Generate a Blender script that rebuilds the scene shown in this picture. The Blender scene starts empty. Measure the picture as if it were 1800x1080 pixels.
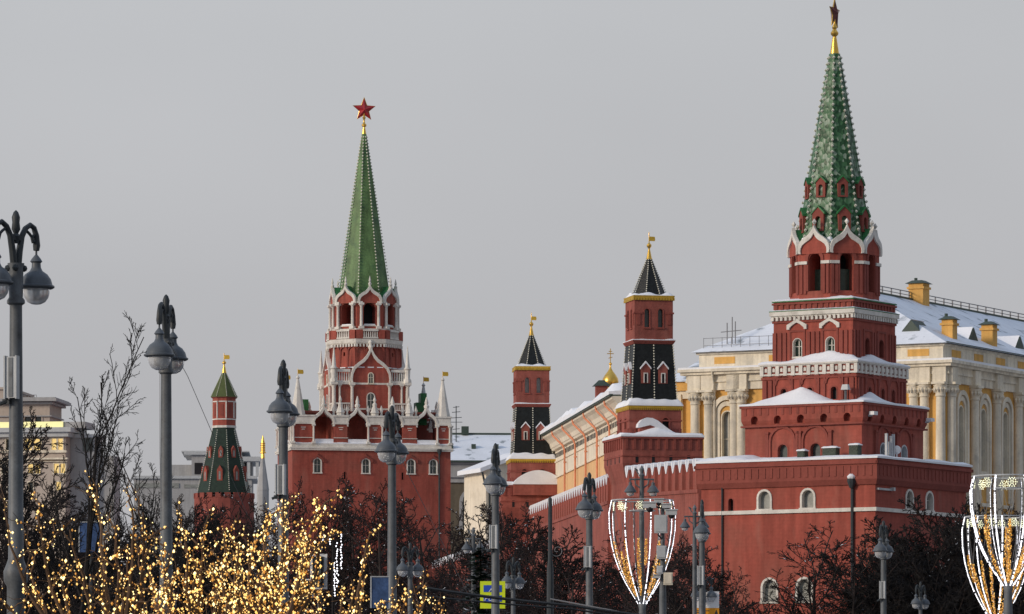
import bpy, math, random
from mathutils import Matrix, Vector, noise
R = math.radians
sc = bpy.context.scene
col = sc.collection

# ---------------------------------------------------------------- camera, sky, sun
F = 8800.0            # focal length in pixels of the 1800 px wide photograph
YH = 1300.0           # row of the horizon (below the frame: the lens is shifted up)
EYE = 1.7
cam = bpy.data.cameras.new("camera"); camo = bpy.data.objects.new("camera", cam); col.objects.link(camo)
camo.location = (0, 0, EYE); camo.rotation_euler = (R(90), 0, 0)
cam.sensor_width = 36; cam.lens = F/1800*36; cam.clip_start = 1; cam.clip_end = 9000
cam.shift_x = 0; cam.shift_y = (YH-540)/1800
sc.camera = camo

SUN_ELEV, SUN_AZ = 17, -62     # degrees; azimuth measured from straight behind the camera, minus = from the left
world = bpy.data.worlds.new("World"); sc.world = world; world.use_nodes = True
nt = world.node_tree; nd = nt.nodes; lk = nt.links
for n in list(nd): nd.remove(n)
out = nd.new('ShaderNodeOutputWorld'); bg = nd.new('ShaderNodeBackground'); lk.new(bg.outputs[0], out.inputs[0])
sky = nd.new('ShaderNodeTexSky'); sky.sky_type = 'NISHITA'; sky.sun_disc = False
sky.sun_elevation = R(SUN_ELEV); sky.sun_rotation = R(180+SUN_AZ)
tc = nd.new('ShaderNodeTexCoord'); sx = nd.new('ShaderNodeSeparateXYZ'); lk.new(tc.outputs['Generated'], sx.inputs[0])
ramp = nd.new('ShaderNodeValToRGB'); lk.new(sx.outputs['Z'], ramp.inputs[0])     # overcast: the cloud layer hides the blue
e = ramp.color_ramp.elements
e[0].position = 0.0; e[0].color = (.455, .45, .475, 1)
e[1].position = 1.0; e[1].color = (.40, .50, .68, 1)
q = e.new(.3); q.color = (.50, .54, .62, 1)
for p, c in ((.035, (.468, .464, .489)), (.075, (.492, .489, .512)), (.11, (.525, .526, .546)), (.145, (.553, .56, .58))):
    q = e.new(p); q.color = (*c, 1)
cl = nd.new('ShaderNodeTexNoise'); cl.inputs['Scale'].default_value = 7; cl.inputs['Detail'].default_value = 3
mp = nd.new('ShaderNodeMapping'); mp.inputs['Scale'].default_value = (1, 1, 2.2); lk.new(tc.outputs['Generated'], mp.inputs[0]); lk.new(mp.outputs[0], cl.inputs['Vector'])
cr = nd.new('ShaderNodeMapRange'); cr.inputs['From Min'].default_value = .3; cr.inputs['From Max'].default_value = .7
cr.inputs['To Min'].default_value = .965; cr.inputs['To Max'].default_value = 1.035; lk.new(cl.outputs[0], cr.inputs[0])
mul = nd.new('ShaderNodeVectorMath'); mul.operation = 'SCALE'; lk.new(ramp.outputs[0], mul.inputs[0]); lk.new(cr.outputs[0], mul.inputs['Scale'])
sks = nd.new('ShaderNodeVectorMath'); sks.operation = 'SCALE'; lk.new(sky.outputs[0], sks.inputs[0]); sks.inputs['Scale'].default_value = .06
dt = nd.new('ShaderNodeVectorMath'); dt.operation = 'DOT_PRODUCT'; lk.new(tc.outputs['Generated'], dt.inputs[0]); dt.inputs[1].default_value = (.82, -.57, 0)
dr = nd.new('ShaderNodeMapRange'); dr.interpolation_type = 'SMOOTHSTEP'; dr.inputs['From Min'].default_value = .1; dr.inputs['From Max'].default_value = .9; dr.inputs['To Min'].default_value = 1; dr.inputs['To Max'].default_value = .5; lk.new(dt.outputs['Value'], dr.inputs[0])
mul2 = nd.new('ShaderNodeVectorMath'); mul2.operation = 'SCALE'; lk.new(mul.outputs[0], mul2.inputs[0]); lk.new(dr.outputs[0], mul2.inputs['Scale']); mul = mul2
mix = nd.new('ShaderNodeMix'); mix.data_type = 'RGBA'; mix.inputs[0].default_value = .08
lk.new(mul.outputs[0], mix.inputs[6]); lk.new(sks.outputs[0], mix.inputs[7]); lk.new(mix.outputs[2], bg.inputs[0])
bg.inputs[1].default_value = 1.0

sun = bpy.data.lights.new("sun", 'SUN'); suno = bpy.data.objects.new("sun", sun); col.objects.link(suno)
sun.energy = 2.1; sun.angle = R(12); sun.color = (1, .85, .69)
az = R(SUN_AZ); el = R(SUN_ELEV)
to_sun = Vector((math.sin(az)*math.cos(el), -math.cos(az)*math.cos(el), math.sin(el)))
suno.rotation_euler = to_sun.to_track_quat('Z', 'Y').to_euler(); suno.location = to_sun*300
sc.view_settings.view_transform = 'Standard'; sc.view_settings.look = 'None'
sc.view_settings.exposure = 0; sc.view_settings.gamma = 1; sc.view_settings.use_curve_mapping = False

def PX(px, d): return (px-900)*d/F
def PZ(py, d): return EYE+(YH-py)*d/F

# ---------------------------------------------------------------- materials
def mat(name, c, var=.12, scale=.6, rough=.8, metal=0, bump=0, bscale=8, streak=0, c2=None, c2scale=.3, c2lo=.5, c2hi=.62, emit=None, es=0, alpha=None, spec=.3, courses=0):
    m = bpy.data.materials.new(name); m.use_nodes = True
    t = m.node_tree; n = t.nodes; l = t.links; b = n['Principled BSDF']
    b.inputs['Roughness'].default_value = rough; b.inputs['Metallic'].default_value = metal; b.inputs['Specular IOR Level'].default_value = spec
    tc = n.new('ShaderNodeTexCoord')
    cur = None
    def nz(s, det=4, vec=None):
        q = n.new('ShaderNodeTexNoise'); q.inputs['Scale'].default_value = s; q.inputs['Detail'].default_value = det
        l.new(vec or tc.outputs['Object'], q.inputs['Vector']); return q
    rgb = n.new('ShaderNodeRGB'); rgb.outputs[0].default_value = (*c, 1); cur = rgb.outputs[0]
    if c2:
        q = nz(c2scale, 5); r = n.new('ShaderNodeMapRange'); r.inputs['From Min'].default_value = c2lo; r.inputs['From Max'].default_value = c2hi
        l.new(q.outputs[0], r.inputs[0]); mx = n.new('ShaderNodeMix'); mx.data_type = 'RGBA'
        l.new(r.outputs[0], mx.inputs[0]); l.new(cur, mx.inputs[6]); mx.inputs[7].default_value = (*c2, 1); cur = mx.outputs[2]
    def modulate(cur, q, v):
        r = n.new('ShaderNodeMapRange'); r.inputs['From Min'].default_value = .28; r.inputs['From Max'].default_value = .72
        r.inputs['To Min'].default_value = 1-v; r.inputs['To Max'].default_value = 1+v
        l.new(q.outputs[0], r.inputs[0]); s = n.new('ShaderNodeVectorMath'); s.operation = 'SCALE'
        l.new(cur, s.inputs[0]); l.new(r.outputs[0], s.inputs['Scale']); return s.outputs[0]
    if var:
        cur = modulate(cur, nz(scale), var); cur = modulate(cur, nz(scale*9, 3), var*.6)
    if streak:
        mpn = n.new('ShaderNodeMapping'); mpn.inputs['Scale'].default_value = (1.6, 1.6, .12); l.new(tc.outputs['Object'], mpn.inputs[0])
        cur = modulate(cur, nz(1.3, 4, mpn.outputs[0]), streak)
    l.new(cur, b.inputs['Base Color'])
    if courses:
        w = n.new('ShaderNodeTexWave'); w.wave_type = 'BANDS'; w.bands_direction = 'Z'; w.inputs['Scale'].default_value = 1.15; w.inputs['Distortion'].default_value = 1.2; w.inputs['Detail'].default_value = 3; w.inputs['Detail Scale'].default_value = 3
        l.new(tc.outputs['Object'], w.inputs['Vector']); cur = modulate(cur, w, courses)
        mp2 = n.new('ShaderNodeMapping'); mp2.inputs['Scale'].default_value = (1.4, 1.4, .35); l.new(tc.outputs['Object'], mp2.inputs[0]); q = nz(.55, 6, mp2.outputs[0])   # lime bloom and damp patches
        r = n.new('ShaderNodeMapRange'); r.inputs['From Min'].default_value = .58; r.inputs['From Max'].default_value = .74; r.inputs['To Max'].default_value = .4; l.new(q.outputs[0], r.inputs[0])
        mx = n.new('ShaderNodeMix'); mx.data_type = 'RGBA'; l.new(r.outputs[0], mx.inputs[0]); l.new(cur, mx.inputs[6]); mx.inputs[7].default_value = (.36, .17, .13, 1); cur = mx.outputs[2]
        l.new(cur, b.inputs['Base Color'])
    if bump:
        q = nz(bscale, 4); bp = n.new('ShaderNodeBump'); bp.inputs['Strength'].default_value = bump; bp.inputs['Distance'].default_value = .05
        l.new(q.outputs[0], bp.inputs['Height']); l.new(bp.outputs[0], b.inputs['Normal'])
    if emit:
        b.inputs['Emission Color'].default_value = (*emit, 1); b.inputs['Emission Strength'].default_value = es
    if alpha is not None: b.inputs['Alpha'].default_value = alpha
    return m
M = {}
M['brick'] = mat('red_painted_brick', (.36, .086, .062), .15, .3, .88, bump=.5, bscale=5, streak=.2, c2=(.265, .078, .057), c2scale=.3, c2lo=.46, c2hi=.66, courses=.015)
M['brick2'] = mat('red_brick_trim', (.27, .073, .056), .13, .5, .88, bump=.4, bscale=6, streak=.1)
M['brickold'] = mat('rosy_brick', (.295, .088, .068), .18, .35, .9, bump=.4, bscale=5, streak=.2, courses=.015)
M['white'] = mat('white_stone', (.72, .69, .63), .12, .9, .8, bump=.2, streak=.1, c2=(.52, .49, .43), c2scale=1.2, c2lo=.56, c2hi=.75)
M['green'] = mat('green_tin', (.035, .16, .055), .25, 1.2, .5, streak=.2)
M['spiregreen'] = mat('green_glazed_tile', (.105, .19, .07), .26, .6, .5, bump=.7, bscale=6, streak=.26, c2=(.05, .115, .05), c2scale=.7, c2lo=.5, c2hi=.7)
M['darkgreen'] = mat('dark_green_tile', (.017, .034, .022), .3, 1.5, .45, bump=.5, bscale=9)
M['tentgreen'] = mat('olive_green_tile', (.085, .108, .034), .22, .8, .55, bump=.4)
M['black'] = mat('black_tile', (.012, .014, .014), .4, 3, .42, bump=.6, bscale=7)
M['bead'] = mat('pale_bead_stone', (.72, .70, .58), .1, 2, .5)
M['gold'] = mat('gilded_metal', (.92, .56, .12), .12, 3, .32, metal=1)
M['goldpaint'] = mat('gold_paint', (.66, .43, .06), .15, 3, .45, metal=.35)
M['snow'] = mat('snow', (.86, .88, .92), .05, .7, .75, bump=.5, bscale=2.5)
M['roofsnow'] = mat('thin_roof_snow', (.80, .84, .90), .06, .35, .75, bump=.4, bscale=1.5, c2=(.30, .34, .37), c2scale=.55, c2lo=.585, c2hi=.68)
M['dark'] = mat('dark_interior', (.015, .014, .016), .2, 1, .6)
M['glass'] = mat('dull_window_glass', (.06, .075, .07), .3, 2, .18, spec=.6)
M['glassgrey'] = mat('pale_window_glass', (.27, .28, .26), .25, 2, .25, spec=.5)
M['glassgreen'] = mat('green_window_glass', (.05, .085, .06), .25, 2, .2, spec=.5)
M['starred'] = mat('ruby_star_glass', (.42, .018, .02), .35, 2.2, .18, spec=.6)
M['stardark'] = mat('dull_ruby_glass', (.15, .03, .025), .4, 2.2, .25, spec=.5)
M['iron'] = mat('grey_painted_iron', (.135, .148, .16), .2, 2.5, .5, streak=.25, c2=(.10, .105, .11), c2scale=3, c2lo=.55, c2hi=.7)
M['irondark'] = mat('dark_cast_iron', (.045, .053, .058), .15, 5, .5)
M['hood'] = mat('slate_lamp_hood', (.105, .12, .137), .12, 3, .42)
M['silver'] = mat('pale_metal_box', (.5, .52, .53), .12, 2, .5)
M['cream'] = mat('cream_plaster', (.80, .72, .58), .08, .4, .85, streak=.1, c2=(.66, .58, .45), c2scale=.5, c2lo=.55, c2hi=.8)
M['apricot'] = mat('apricot_plaster', (.78, .50, .25), .1, .4, .85, streak=.12)
M['copper'] = mat('copper_pipe', (.72, .27, .14), .15, 2, .5)
M['yellow'] = mat('ochre_yellow_plaster', (.70, .40, .115), .1, .5, .85, streak=.14)
M['stone'] = mat('pale_limestone', (.77, .70, .56), .12, .6, .85, streak=.18, bump=.3, c2=(.50, .47, .40), c2scale=.8, c2lo=.56, c2hi=.8)
M['roofdark'] = mat('dark_green_tin_roof', (.06, .085, .07), .2, .6, .55)
M['bark'] = mat('dark_bark', (.017, .015, .015), .3, 2, .9)
M['limb'] = mat('grey_brown_limb', (.04, .03, .027), .3, 2, .9)
M['barkred'] = mat('reddish_bark', (.026, .0175, .017), .3, 2, .9)
M['barklit'] = mat('glow_lit_bark', (.14, .088, .055), .25, 4, .9)  # bark made lighter and warmer to carry the bulbs' glow in its colour
M['beige'] = mat('beige_facade', (.50, .43, .37), .1, .3, .85, streak=.1)
M['greyfac'] = mat('grey_facade', (.40, .40, .40), .1, .3, .85, streak=.12)
M['brownfac'] = mat('brown_grey_facade', (.15, .125, .09), .15, .3, .9, streak=.15)
M['litwin'] = mat('lit_window', (.5, .4, .2), .1, 1, .4, emit=(1, .72, .28), es=.75)
M['litband'] = mat('lit_attic', (.6, .55, .3), .1, 1, .4, emit=(1, .93, .42), es=.62)
M['ground'] = mat('trodden_snow', (.30, .30, .32), .25, .05, .9, bump=.3, bscale=1)
M['asphalt'] = mat('wet_asphalt', (.05, .05, .052), .2, .3, .7)
M['paving'] = mat('granite_paving', (.22, .21, .2), .15, 1, .8)
M['led'] = mat('white_led', (.8, .8, .85), 0, 1, .5, emit=(.93, .93, 1), es=2.2)
M['leddim'] = mat('dim_led', (.5, .5, .55), 0, 1, .5, emit=(.75, .72, .85), es=.45)
M['fairy'] = mat('warm_fairy_bulb', (.9, .7, .4), 0, 1, .5, emit=(1, .58, .14), es=1.35)
M['fairyhot'] = mat('bright_fairy_bulb', (.9, .8, .5), 0, 1, .5, emit=(1, .76, .32), es=2.3)
M['fairydim'] = mat('amber_fairy_bulb', (.7, .4, .1), 0, 1, .5, emit=(1, .40, .07), es=.38)
M['flake'] = mat('snowflake_led', (.8, .8, .6), 0, 1, .5, emit=(1, 1, .66), es=1.3)
M['tinsel'] = mat('gold_tinsel', (.75, .38, .03), .4, 20, .35, metal=.5, emit=(1, .55, .05), es=.18)
M['wire'] = mat('thin_wire', (.25, .25, .26), .1, 2, .6)
M['cable'] = mat('black_cable', (.03, .032, .034), .1, 2, .7)
M['signyel'] = mat('fluorescent_yellow', (.72, .86, .03), .05, 2, .5)
M['signblue'] = mat('sign_blue', (.03, .09, .5), .08, 2, .4)
M['signwhite'] = mat('sign_white', (.8, .8, .8), .05, 2, .5)
M['signorange'] = mat('sign_orange', (.85, .36, .02), .06, 2, .5)
M['paleblue'] = mat('pale_blue_panel', (.06, .11, .24), .35, 2, .4)

def bowl_glass():
    m = bpy.data.materials.new('lamp_globe_glass'); m.use_nodes = True
    b = m.node_tree.nodes['Principled BSDF']
    b.inputs['Base Color'].default_value = (.78, .8, .82, 1); b.inputs['Roughness'].default_value = .12
    b.inputs['Transmission Weight'].default_value = .55; b.inputs['IOR'].default_value = 1.06
    return m
M['globe'] = bowl_glass()

def mottled():                                   # green and pale glazed tiles laid in a broken zigzag
    m = mat('mottled_green_tile', (.03, .1, .045), 0, 1, .4)
    t = m.node_tree; n = t.nodes; l = t.links; b = n['Principled BSDF']
    tc = n.new('ShaderNodeTexCoord'); mp = n.new('ShaderNodeMapping'); mp.inputs['Scale'].default_value = (1, 1, .7); l.new(tc.outputs['Object'], mp.inputs[0])
    w = n.new('ShaderNodeTexVoronoi'); w.inputs['Scale'].default_value = 4.6; l.new(mp.outputs[0], w.inputs['Vector'])
    s = n.new('ShaderNodeSeparateColor'); l.new(w.outputs['Color'], s.inputs[0])
    r = n.new('ShaderNodeValToRGB'); r.color_ramp.interpolation = 'CONSTANT'; e = r.color_ramp.elements
    e[0].position = 0; e[0].color = (.022, .075, .03, 1); e[1].position = .34; e[1].color = (.05, .14, .06, 1)
    q = e.new(.6); q.color = (.24, .32, .235, 1)
    q = e.new(.8); q.color = (.09, .19, .10, 1)
    l.new(s.outputs[0], r.inputs[0]); l.new(r.outputs[0], b.inputs['Base Color'])
    bp = n.new('ShaderNodeBump'); bp.inputs['Strength'].default_value = .7; bp.inputs['Distance'].default_value = .06
    l.new(w.outputs['Distance'], bp.inputs['Height']); l.new(bp.outputs[0], b.inputs['Normal'])
    return m
M['mottled'] = mottled()

# ---------------------------------------------------------------- mesh builder
class MB:
    def __init__(s): s.v = []; s.f = []; s.mi = []; s.M = Matrix(); s.m = 0; s.p = []
    def piece(s):                                 # everything added from here on is the next separate object
        if not s.p or s.p[-1] != len(s.f): s.p.append(len(s.f))
        return s
    def add(s, vs, fs):
        o = len(s.v); s.v += [tuple(s.M @ Vector(p)) for p in vs]
        s.f += [tuple(o+i for i in f) for f in fs]; s.mi += [s.m]*len(fs)
    def box(s, x0, x1, y0, y1, z0, z1):
        s.add([(x0,y0,z0),(x1,y0,z0),(x1,y1,z0),(x0,y1,z0),(x0,y0,z1),(x1,y0,z1),(x1,y1,z1),(x0,y1,z1)],
              [(0,3,2,1),(4,5,6,7),(0,1,5,4),(1,2,6,5),(2,3,7,6),(3,0,4,7)])
    def sq(s, a0, z0, z1, a1=None, cx=0, cy=0):
        a1 = a0 if a1 is None else a1
        s.add([(cx-a0,cy-a0,z0),(cx+a0,cy-a0,z0),(cx+a0,cy+a0,z0),(cx-a0,cy+a0,z0),(cx-a1,cy-a1,z1),(cx+a1,cy-a1,z1),(cx+a1,cy+a1,z1),(cx-a1,cy+a1,z1)],
              [(0,3,2,1),(4,5,6,7),(0,1,5,4),(1,2,6,5),(2,3,7,6),(3,0,4,7)])
    def rect_frus(s, x0, x1, y0, y1, z0, z1, ins):
        s.add([(x0,y0,z0),(x1,y0,z0),(x1,y1,z0),(x0,y1,z0),(x0+ins,y0+ins,z1),(x1-ins,y0+ins,z1),(x1-ins,y1-ins,z1),(x0+ins,y1-ins,z1)],
              [(0,3,2,1),(4,5,6,7),(0,1,5,4),(1,2,6,5),(2,3,7,6),(3,0,4,7)])
    def ngon(s, n, r0, r1, z0, z1, ph=0, cx=0, cy=0):
        p = []
        for r, z in ((r0, z0), (r1, z1)):
            for k in range(n):
                a = ph+2*math.pi*k/n; p.append((cx+r*math.cos(a), cy+r*math.sin(a), z))
        s.add(p, [tuple(range(n-1, -1, -1)), tuple(range(n, 2*n))]+[(k, (k+1)%n, n+(k+1)%n, n+k) for k in range(n)])
    def oct(s, r0, r1, z0, z1): s.ngon(8, r0, r1, z0, z1, R(22.5))      # r = circumradius, faces square on to the tower's sides
    def lathe(s, prof, n=12, cx=0, cy=0):
        p = []
        for r, z in prof:
            for k in range(n):
                a = 2*math.pi*k/n; p.append((cx+r*math.cos(a), cy+r*math.sin(a), z))
        f = []
        for i in range(len(prof)-1):
            for k in range(n): f.append((i*n+k, i*n+(k+1)%n, (i+1)*n+(k+1)%n, (i+1)*n+k))
        f.append(tuple(range(n-1, -1, -1))); L = (len(prof)-1)*n; f.append(tuple(range(L, L+n)))
        s.add(p, f)
    def tube(s, pts, rad, n=6):
        pts = [Vector(p) for p in pts]; m = len(pts)
        if not hasattr(rad, '__len__'): rad = [rad]*m
        vs = []; up = None
        for i, p in enumerate(pts):
            t = (pts[min(i+1, m-1)]-pts[max(i-1, 0)])
            if t.length < 1e-9: t = Vector((0, 0, 1))
            t.normalize()
            if up is None:
                up = t.cross(Vector((0, 0, 1)));
                if up.length < .05: up = t.cross(Vector((1, 0, 0)))
            up = (up-t*up.dot(t))
            if up.length < 1e-6: up = t.orthogonal()
            up.normalize(); w = t.cross(up)
            for k in range(n):
                a = 2*math.pi*k/n; vs.append(p+(up*math.cos(a)+w*math.sin(a))*rad[i])
        fs = [(i*n+k, i*n+(k+1)%n, (i+1)*n+(k+1)%n, (i+1)*n+k) for i in range(m-1) for k in range(n)]
        fs += [tuple(range(n-1, -1, -1)), tuple(range((m-1)*n, m*n))]
        s.add(vs, fs)
    def octa(s, c, r, h=None):
        h = h or r; x, y, z = c
        s.add([(x+r,y,z),(x,y+r,z),(x-r,y,z),(x,y-r,z),(x,y,z+h),(x,y,z-h)], [(0,1,4),(1,2,4),(2,3,4),(3,0,4),(1,0,5),(2,1,5),(3,2,5),(0,3,5)])
    def ball(s, c, r, n=8, m=5):
        s.lathe([(max(r*math.sin(math.pi*i/m), r*.02), c[2]-r*math.cos(math.pi*i/m)) for i in range(m+1)], n, c[0], c[1])
    def extr(s, poly, y0, y1):                    # polygon in the XZ plane (seen from -Y, anticlockwise), extruded along Y
        n = len(poly)
        s.add([(u, y0, z) for u, z in poly]+[(u, y1, z) for u, z in poly],
              [tuple(range(n)), tuple(range(2*n-1, n-1, -1))]+[(k, n+k, n+(k+1)%n, (k+1)%n) for k in range(n)])
    def ring(s, o, i, y0, y1):
        n = len(o); vs = [(u, y0, z) for u, z in o]+[(u, y0, z) for u, z in i]+[(u, y1, z) for u, z in o]+[(u, y1, z) for u, z in i]
        f = []
        for k in range(n-1):
            f += [(k, k+1, n+k+1, n+k), (2*n+k+1, 2*n+k, 3*n+k, 3*n+k+1), (k+1, k, 2*n+k, 2*n+k+1), (n+k, n+k+1, 3*n+k+1, 3*n+k)]
        f += [(0, n, 3*n, 2*n), (n-1, 2*n+n-1, 3*n+n-1, n+n-1)]
        s.add(vs, f)
    def strip(s, a, b):                           # a surface between two 3-D polylines
        n = len(a); s.add(list(a)+list(b), [(k, k+1, n+k+1, n+k) for k in range(n-1)])
    def mesh(s, name, mats, smooth=True, ang=38):
        me = bpy.data.meshes.new(name); me.from_pydata(s.v, [], s.f)
        for m in (mats if isinstance(mats, (list, tuple)) else [mats]): me.materials.append(m)
        if any(s.mi): me.polygons.foreach_set('material_index', s.mi)
        if smooth:
            me.polygons.foreach_set('use_smooth', [True]*len(me.polygons)); me.set_sharp_from_angle(angle=R(ang))
        me.update(); return me
    def build(s, name, mats, parent=None, smooth=True, ang=38):
        o = bpy.data.objects.new(name, s.mesh(name, mats, smooth, ang)); col.objects.link(o)
        if parent: o.parent = parent
        return o
    def builds(s, name, mats, parent=None, smooth=True, ang=38):      # one object per piece()
        cuts = [x for x in s.p if x < len(s.f)]
        if not cuts or cuts[0] != 0: cuts = [0]+cuts
        for a, b in zip(cuts, cuts[1:]+[len(s.f)]):
            q = MB(); ids = sorted({i for f in s.f[a:b] for i in f}); re_ = {v: k for k, v in enumerate(ids)}
            q.v = [s.v[i] for i in ids]; q.f = [tuple(re_[i] for i in f) for f in s.f[a:b]]; q.mi = s.mi[a:b]; q.build(name, mats, parent, smooth, ang)
def fixn(o):
    import bmesh
    b = bmesh.new(); b.from_mesh(o.data); bmesh.ops.recalc_face_normals(b, faces=b.faces); b.to_mesh(o.data); b.free()
def cut(o, c):                                    # real openings: subtract the cutter's solids, keep the result as a plain mesh
    if not c.f: return o
    co = c.build('cutter', M['dark'], None, smooth=False); fixn(co); fixn(o)
    par = o.parent; o.parent = None
    md = o.modifiers.new('cut', 'BOOLEAN'); md.object = co; md.operation = 'DIFFERENCE'; md.solver = 'EXACT'
    dg = bpy.context.evaluated_depsgraph_get()
    me = bpy.data.meshes.new_from_object(o.evaluated_get(dg))
    o.modifiers.clear(); old = o.data; nm = old.name; o.data = me; bpy.data.meshes.remove(old); me.name = nm
    bpy.data.objects.remove(co); o.parent = par
    o.data.polygons.foreach_set('use_smooth', [False]*len(o.data.polygons))
    return o
def tag(o, label=None, cat=None, group=None, kind=None):
    if label: o['label'] = label
    if cat: o['category'] = cat
    if group: o['group'] = group
    if kind: o['kind'] = kind
    return o
def thing(name, label, cat, loc=(0,0,0), rz=0, group=None):
    o = bpy.data.objects.new(name, None); col.objects.link(o); o.location = loc; o.rotation_euler = (0, 0, rz)
    return tag(o, label, cat, group)
def copy_tree(o, parent=None, kids=None):
    c = o.copy(); col.objects.link(c); c.parent = parent
    for ch in KIDS(o): copy_tree(ch, c)
    return c
def KIDS(o): return [x for x in o.children]
def arch(w, h, n=8, z0=0, u=0):                   # round-headed opening, from the left foot over the top to the right foot
    r = w/2; return [(u-r, z0)]+[(u-r*math.cos(math.pi*k/n), z0+h-r+r*math.sin(math.pi*k/n)) for k in range(n+1)]+[(u+r, z0)]
OG = [(1,0),(1.03,.12),(1.0,.28),(.87,.44),(.63,.56),(.37,.66),(.18,.78),(.07,.9)]
def ogee(w, h, z0=0, u=0):
    return [(u-a*w/2, z0+b*h) for a, b in OG]+[(u, z0+h)]+[(u+a*w/2, z0+b*h) for a, b in reversed(OG)]
def face(k, a, step=90): return Matrix.Rotation(R(k*step), 4, 'Z') @ Matrix.Translation((0, -a, 0))
def win(root, Mx, u, z, w, h, fr, pane, cutter=None, fw=.12, dep=.3, proud=.05, round=True, name='window', bars=False, sill=True):
    f = MB(); f.M = Mx
    if round:
        o = arch(w+2*fw, h+fw, 8, z, u); i = arch(w, h, 8, z, u)
    else:
        o = [(u-w/2-fw, z), (u-w/2-fw, z+h+fw), (u+w/2+fw, z+h+fw), (u+w/2+fw, z)]; i = [(u-w/2, z), (u-w/2, z+h), (u+w/2, z+h), (u+w/2, z)]
    f.ring(o, i, -proud, dep if cutter is not None else .05)
    if sill: f.box(u-w/2-fw*1.4, u+w/2+fw*1.4, -proud-.06, .1, z-.14, z)
    if bars:
        yb = dep-.12 if cutter is not None else -.03
        f.box(u-.03, u+.03, yb, yb+.05, z, z+h-.02); f.box(u-w/2, u+w/2, yb, yb+.05, z+h*.55, z+h*.55+.05)
    wo = f.build(name, fr, root)
    p = MB(); p.M = Mx; yy = dep if cutter is not None else -.012
    p.extr((arch(w+.02, h+.01, 8, z, u) if round else [(u-w/2, z), (u-w/2, z+h), (u+w/2, z+h), (u+w/2, z)])[::-1], yy, yy+.04)
    p.build('pane', pane, wo)
    if cutter is not None:
        cutter.M = Mx; pl = arch(w+fw, h+fw/2, 8, z-.01, u) if round else [(u-w/2-fw/2, z-.01), (u-w/2-fw/2, z+h+fw/2), (u+w/2+fw/2, z+h+fw/2), (u+w/2+fw/2, z-.01)]
        cutter.extr(pl[::-1], -.6, dep+.3)
    return wo
def snowfield(mb, x0, x1, y0, y1, z, hf, nx=36, ny=36):
    P = []
    for j in range(ny+1):
        for i in range(nx+1):
            x = x0+(x1-x0)*i/nx; y = y0+(y1-y0)*j/ny; ed = min(i, nx-i, j, ny-j)
            h = hf(x, y)*(.45 if ed == 0 else 1)
            P.append((x, y, z+max(h, .02)))
    n0 = len(P); W = nx+1
    f = [(j*W+i, j*W+i+1, (j+1)*W+i+1, (j+1)*W+i) for j in range(ny) for i in range(nx)]
    edge = [i for i in range(W)]+[j*W+nx for j in range(1, ny+1)]+[ny*W+i for i in range(nx-1, -1, -1)]+[j*W for j in range(ny-1, 0, -1)]
    for q in edge: P.append((P[q][0], P[q][1], z-.02))
    m = len(edge)
    for k in range(m): f.append((edge[(k+1)%m], edge[k], n0+k, n0+(k+1)%m))
    mb.add(P, f)
def nz2(x, y, s=1.0, o=0): return noise.noise(Vector((x*s+o, y*s+o*1.7, o)))
def star(mb, c, r, th, mi=1):                     # five-pointed star standing in the XZ plane, ridged on both sides
    pts = [(r*(1 if k%2 == 0 else .42)*math.sin(math.pi*k/5), r*(1 if k%2 == 0 else .42)*math.cos(math.pi*k/5)) for k in range(10)]
    vs = [(c[0]+u, c[1], c[2]+w) for u, w in pts]+[(c[0], c[1]-th, c[2]), (c[0], c[1]+th, c[2])]
    mb.add(vs, [(k, 10, (k+1)%10) for k in range(10)]+[((k+1)%10, 11, k) for k in range(10)])
    old = mb.m; mb.m = mi
    mb.tube(vs[:10]+[vs[0], vs[1]], r*.032, 4); mb.m = old
def flagvane(root, x, y, z, s, flip=1):
    v = MB(); v.tube([(x, y, z), (x, y, z+1.1*s)], .035*s, 6); v.build('vane_rod', M['gold'], root)
    v = MB(); v.extr([(x, z+.42*s), (x+flip*.72*s, z+.40*s), (x+flip*.78*s, z+.6*s), (x+flip*.72*s, z+.95*s), (x, z+.98*s)], y-.025, y+.025); v.build('weather_vane', M['goldpaint'], root)
def beads(mb, r0, r1, z0, z1, n, size, m=8, ph=22.5, sqr=False):
    for k in range(m):
        a = R(ph+360/m*k)
        for i in range(n):
            t = (i+.5)/n; r = r0+(r1-r0)*t+size*.35; mb.octa((r*math.cos(a), r*math.sin(a), z0+(z1-z0)*t), size)
def balustrade(mb, u0, u1, z0, z1, n, th=.16):
    mb.piece(); mb.box(u0, u1, -th/2, th/2, z0, z0+.14*(z1-z0)); mb.box(u0, u1, -th*.65, th*.65, z1-.2*(z1-z0), z1)
    for k in range(n):
        u = u0+(u1-u0)*(k+.5)/n; w = (u1-u0)/n*.27
        mb.rect_frus(u-w, u+w, -w, w, z0+.14*(z1-z0), z0+.5*(z1-z0), w*.2); mb.rect_frus(u-w*.8, u+w*.8, -w*.8, w*.8, z0+.5*(z1-z0), z1-.2*(z1-z0), w*.2)
def colonette(mb, u, y, z0, z1, r, n=8):
    h = z1-z0; mb.piece()
    mb.box(u-r*1.7, u+r*1.7, y-r*1.7, y+r*1.7, z0, z0+.1*h); mb.lathe([(r*1.2, z0+.1*h), (r, z0+.16*h), (r*.9, z0+.86*h), (r*1.5, z0+.92*h)], n, u, y)
    mb.box(u-r*1.7, u+r*1.7, y-r*1.7, y+r*1.7, z0+.92*h, z1)

# ---------------------------------------------------------------- ground
g = MB(); g.box(-3000, 3000, -200, 4000, -.5, 0); tag(g.build('ground', M['ground'], smooth=False), kind='structure')
g = MB(); g.add([(-60, -20, .004), (40, -20, .004), (75, 345, .004), (40, 345, .004)], [(0, 1, 2, 3)]); tag(g.build('road', M['asphalt'], smooth=False), kind='structure')

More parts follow.
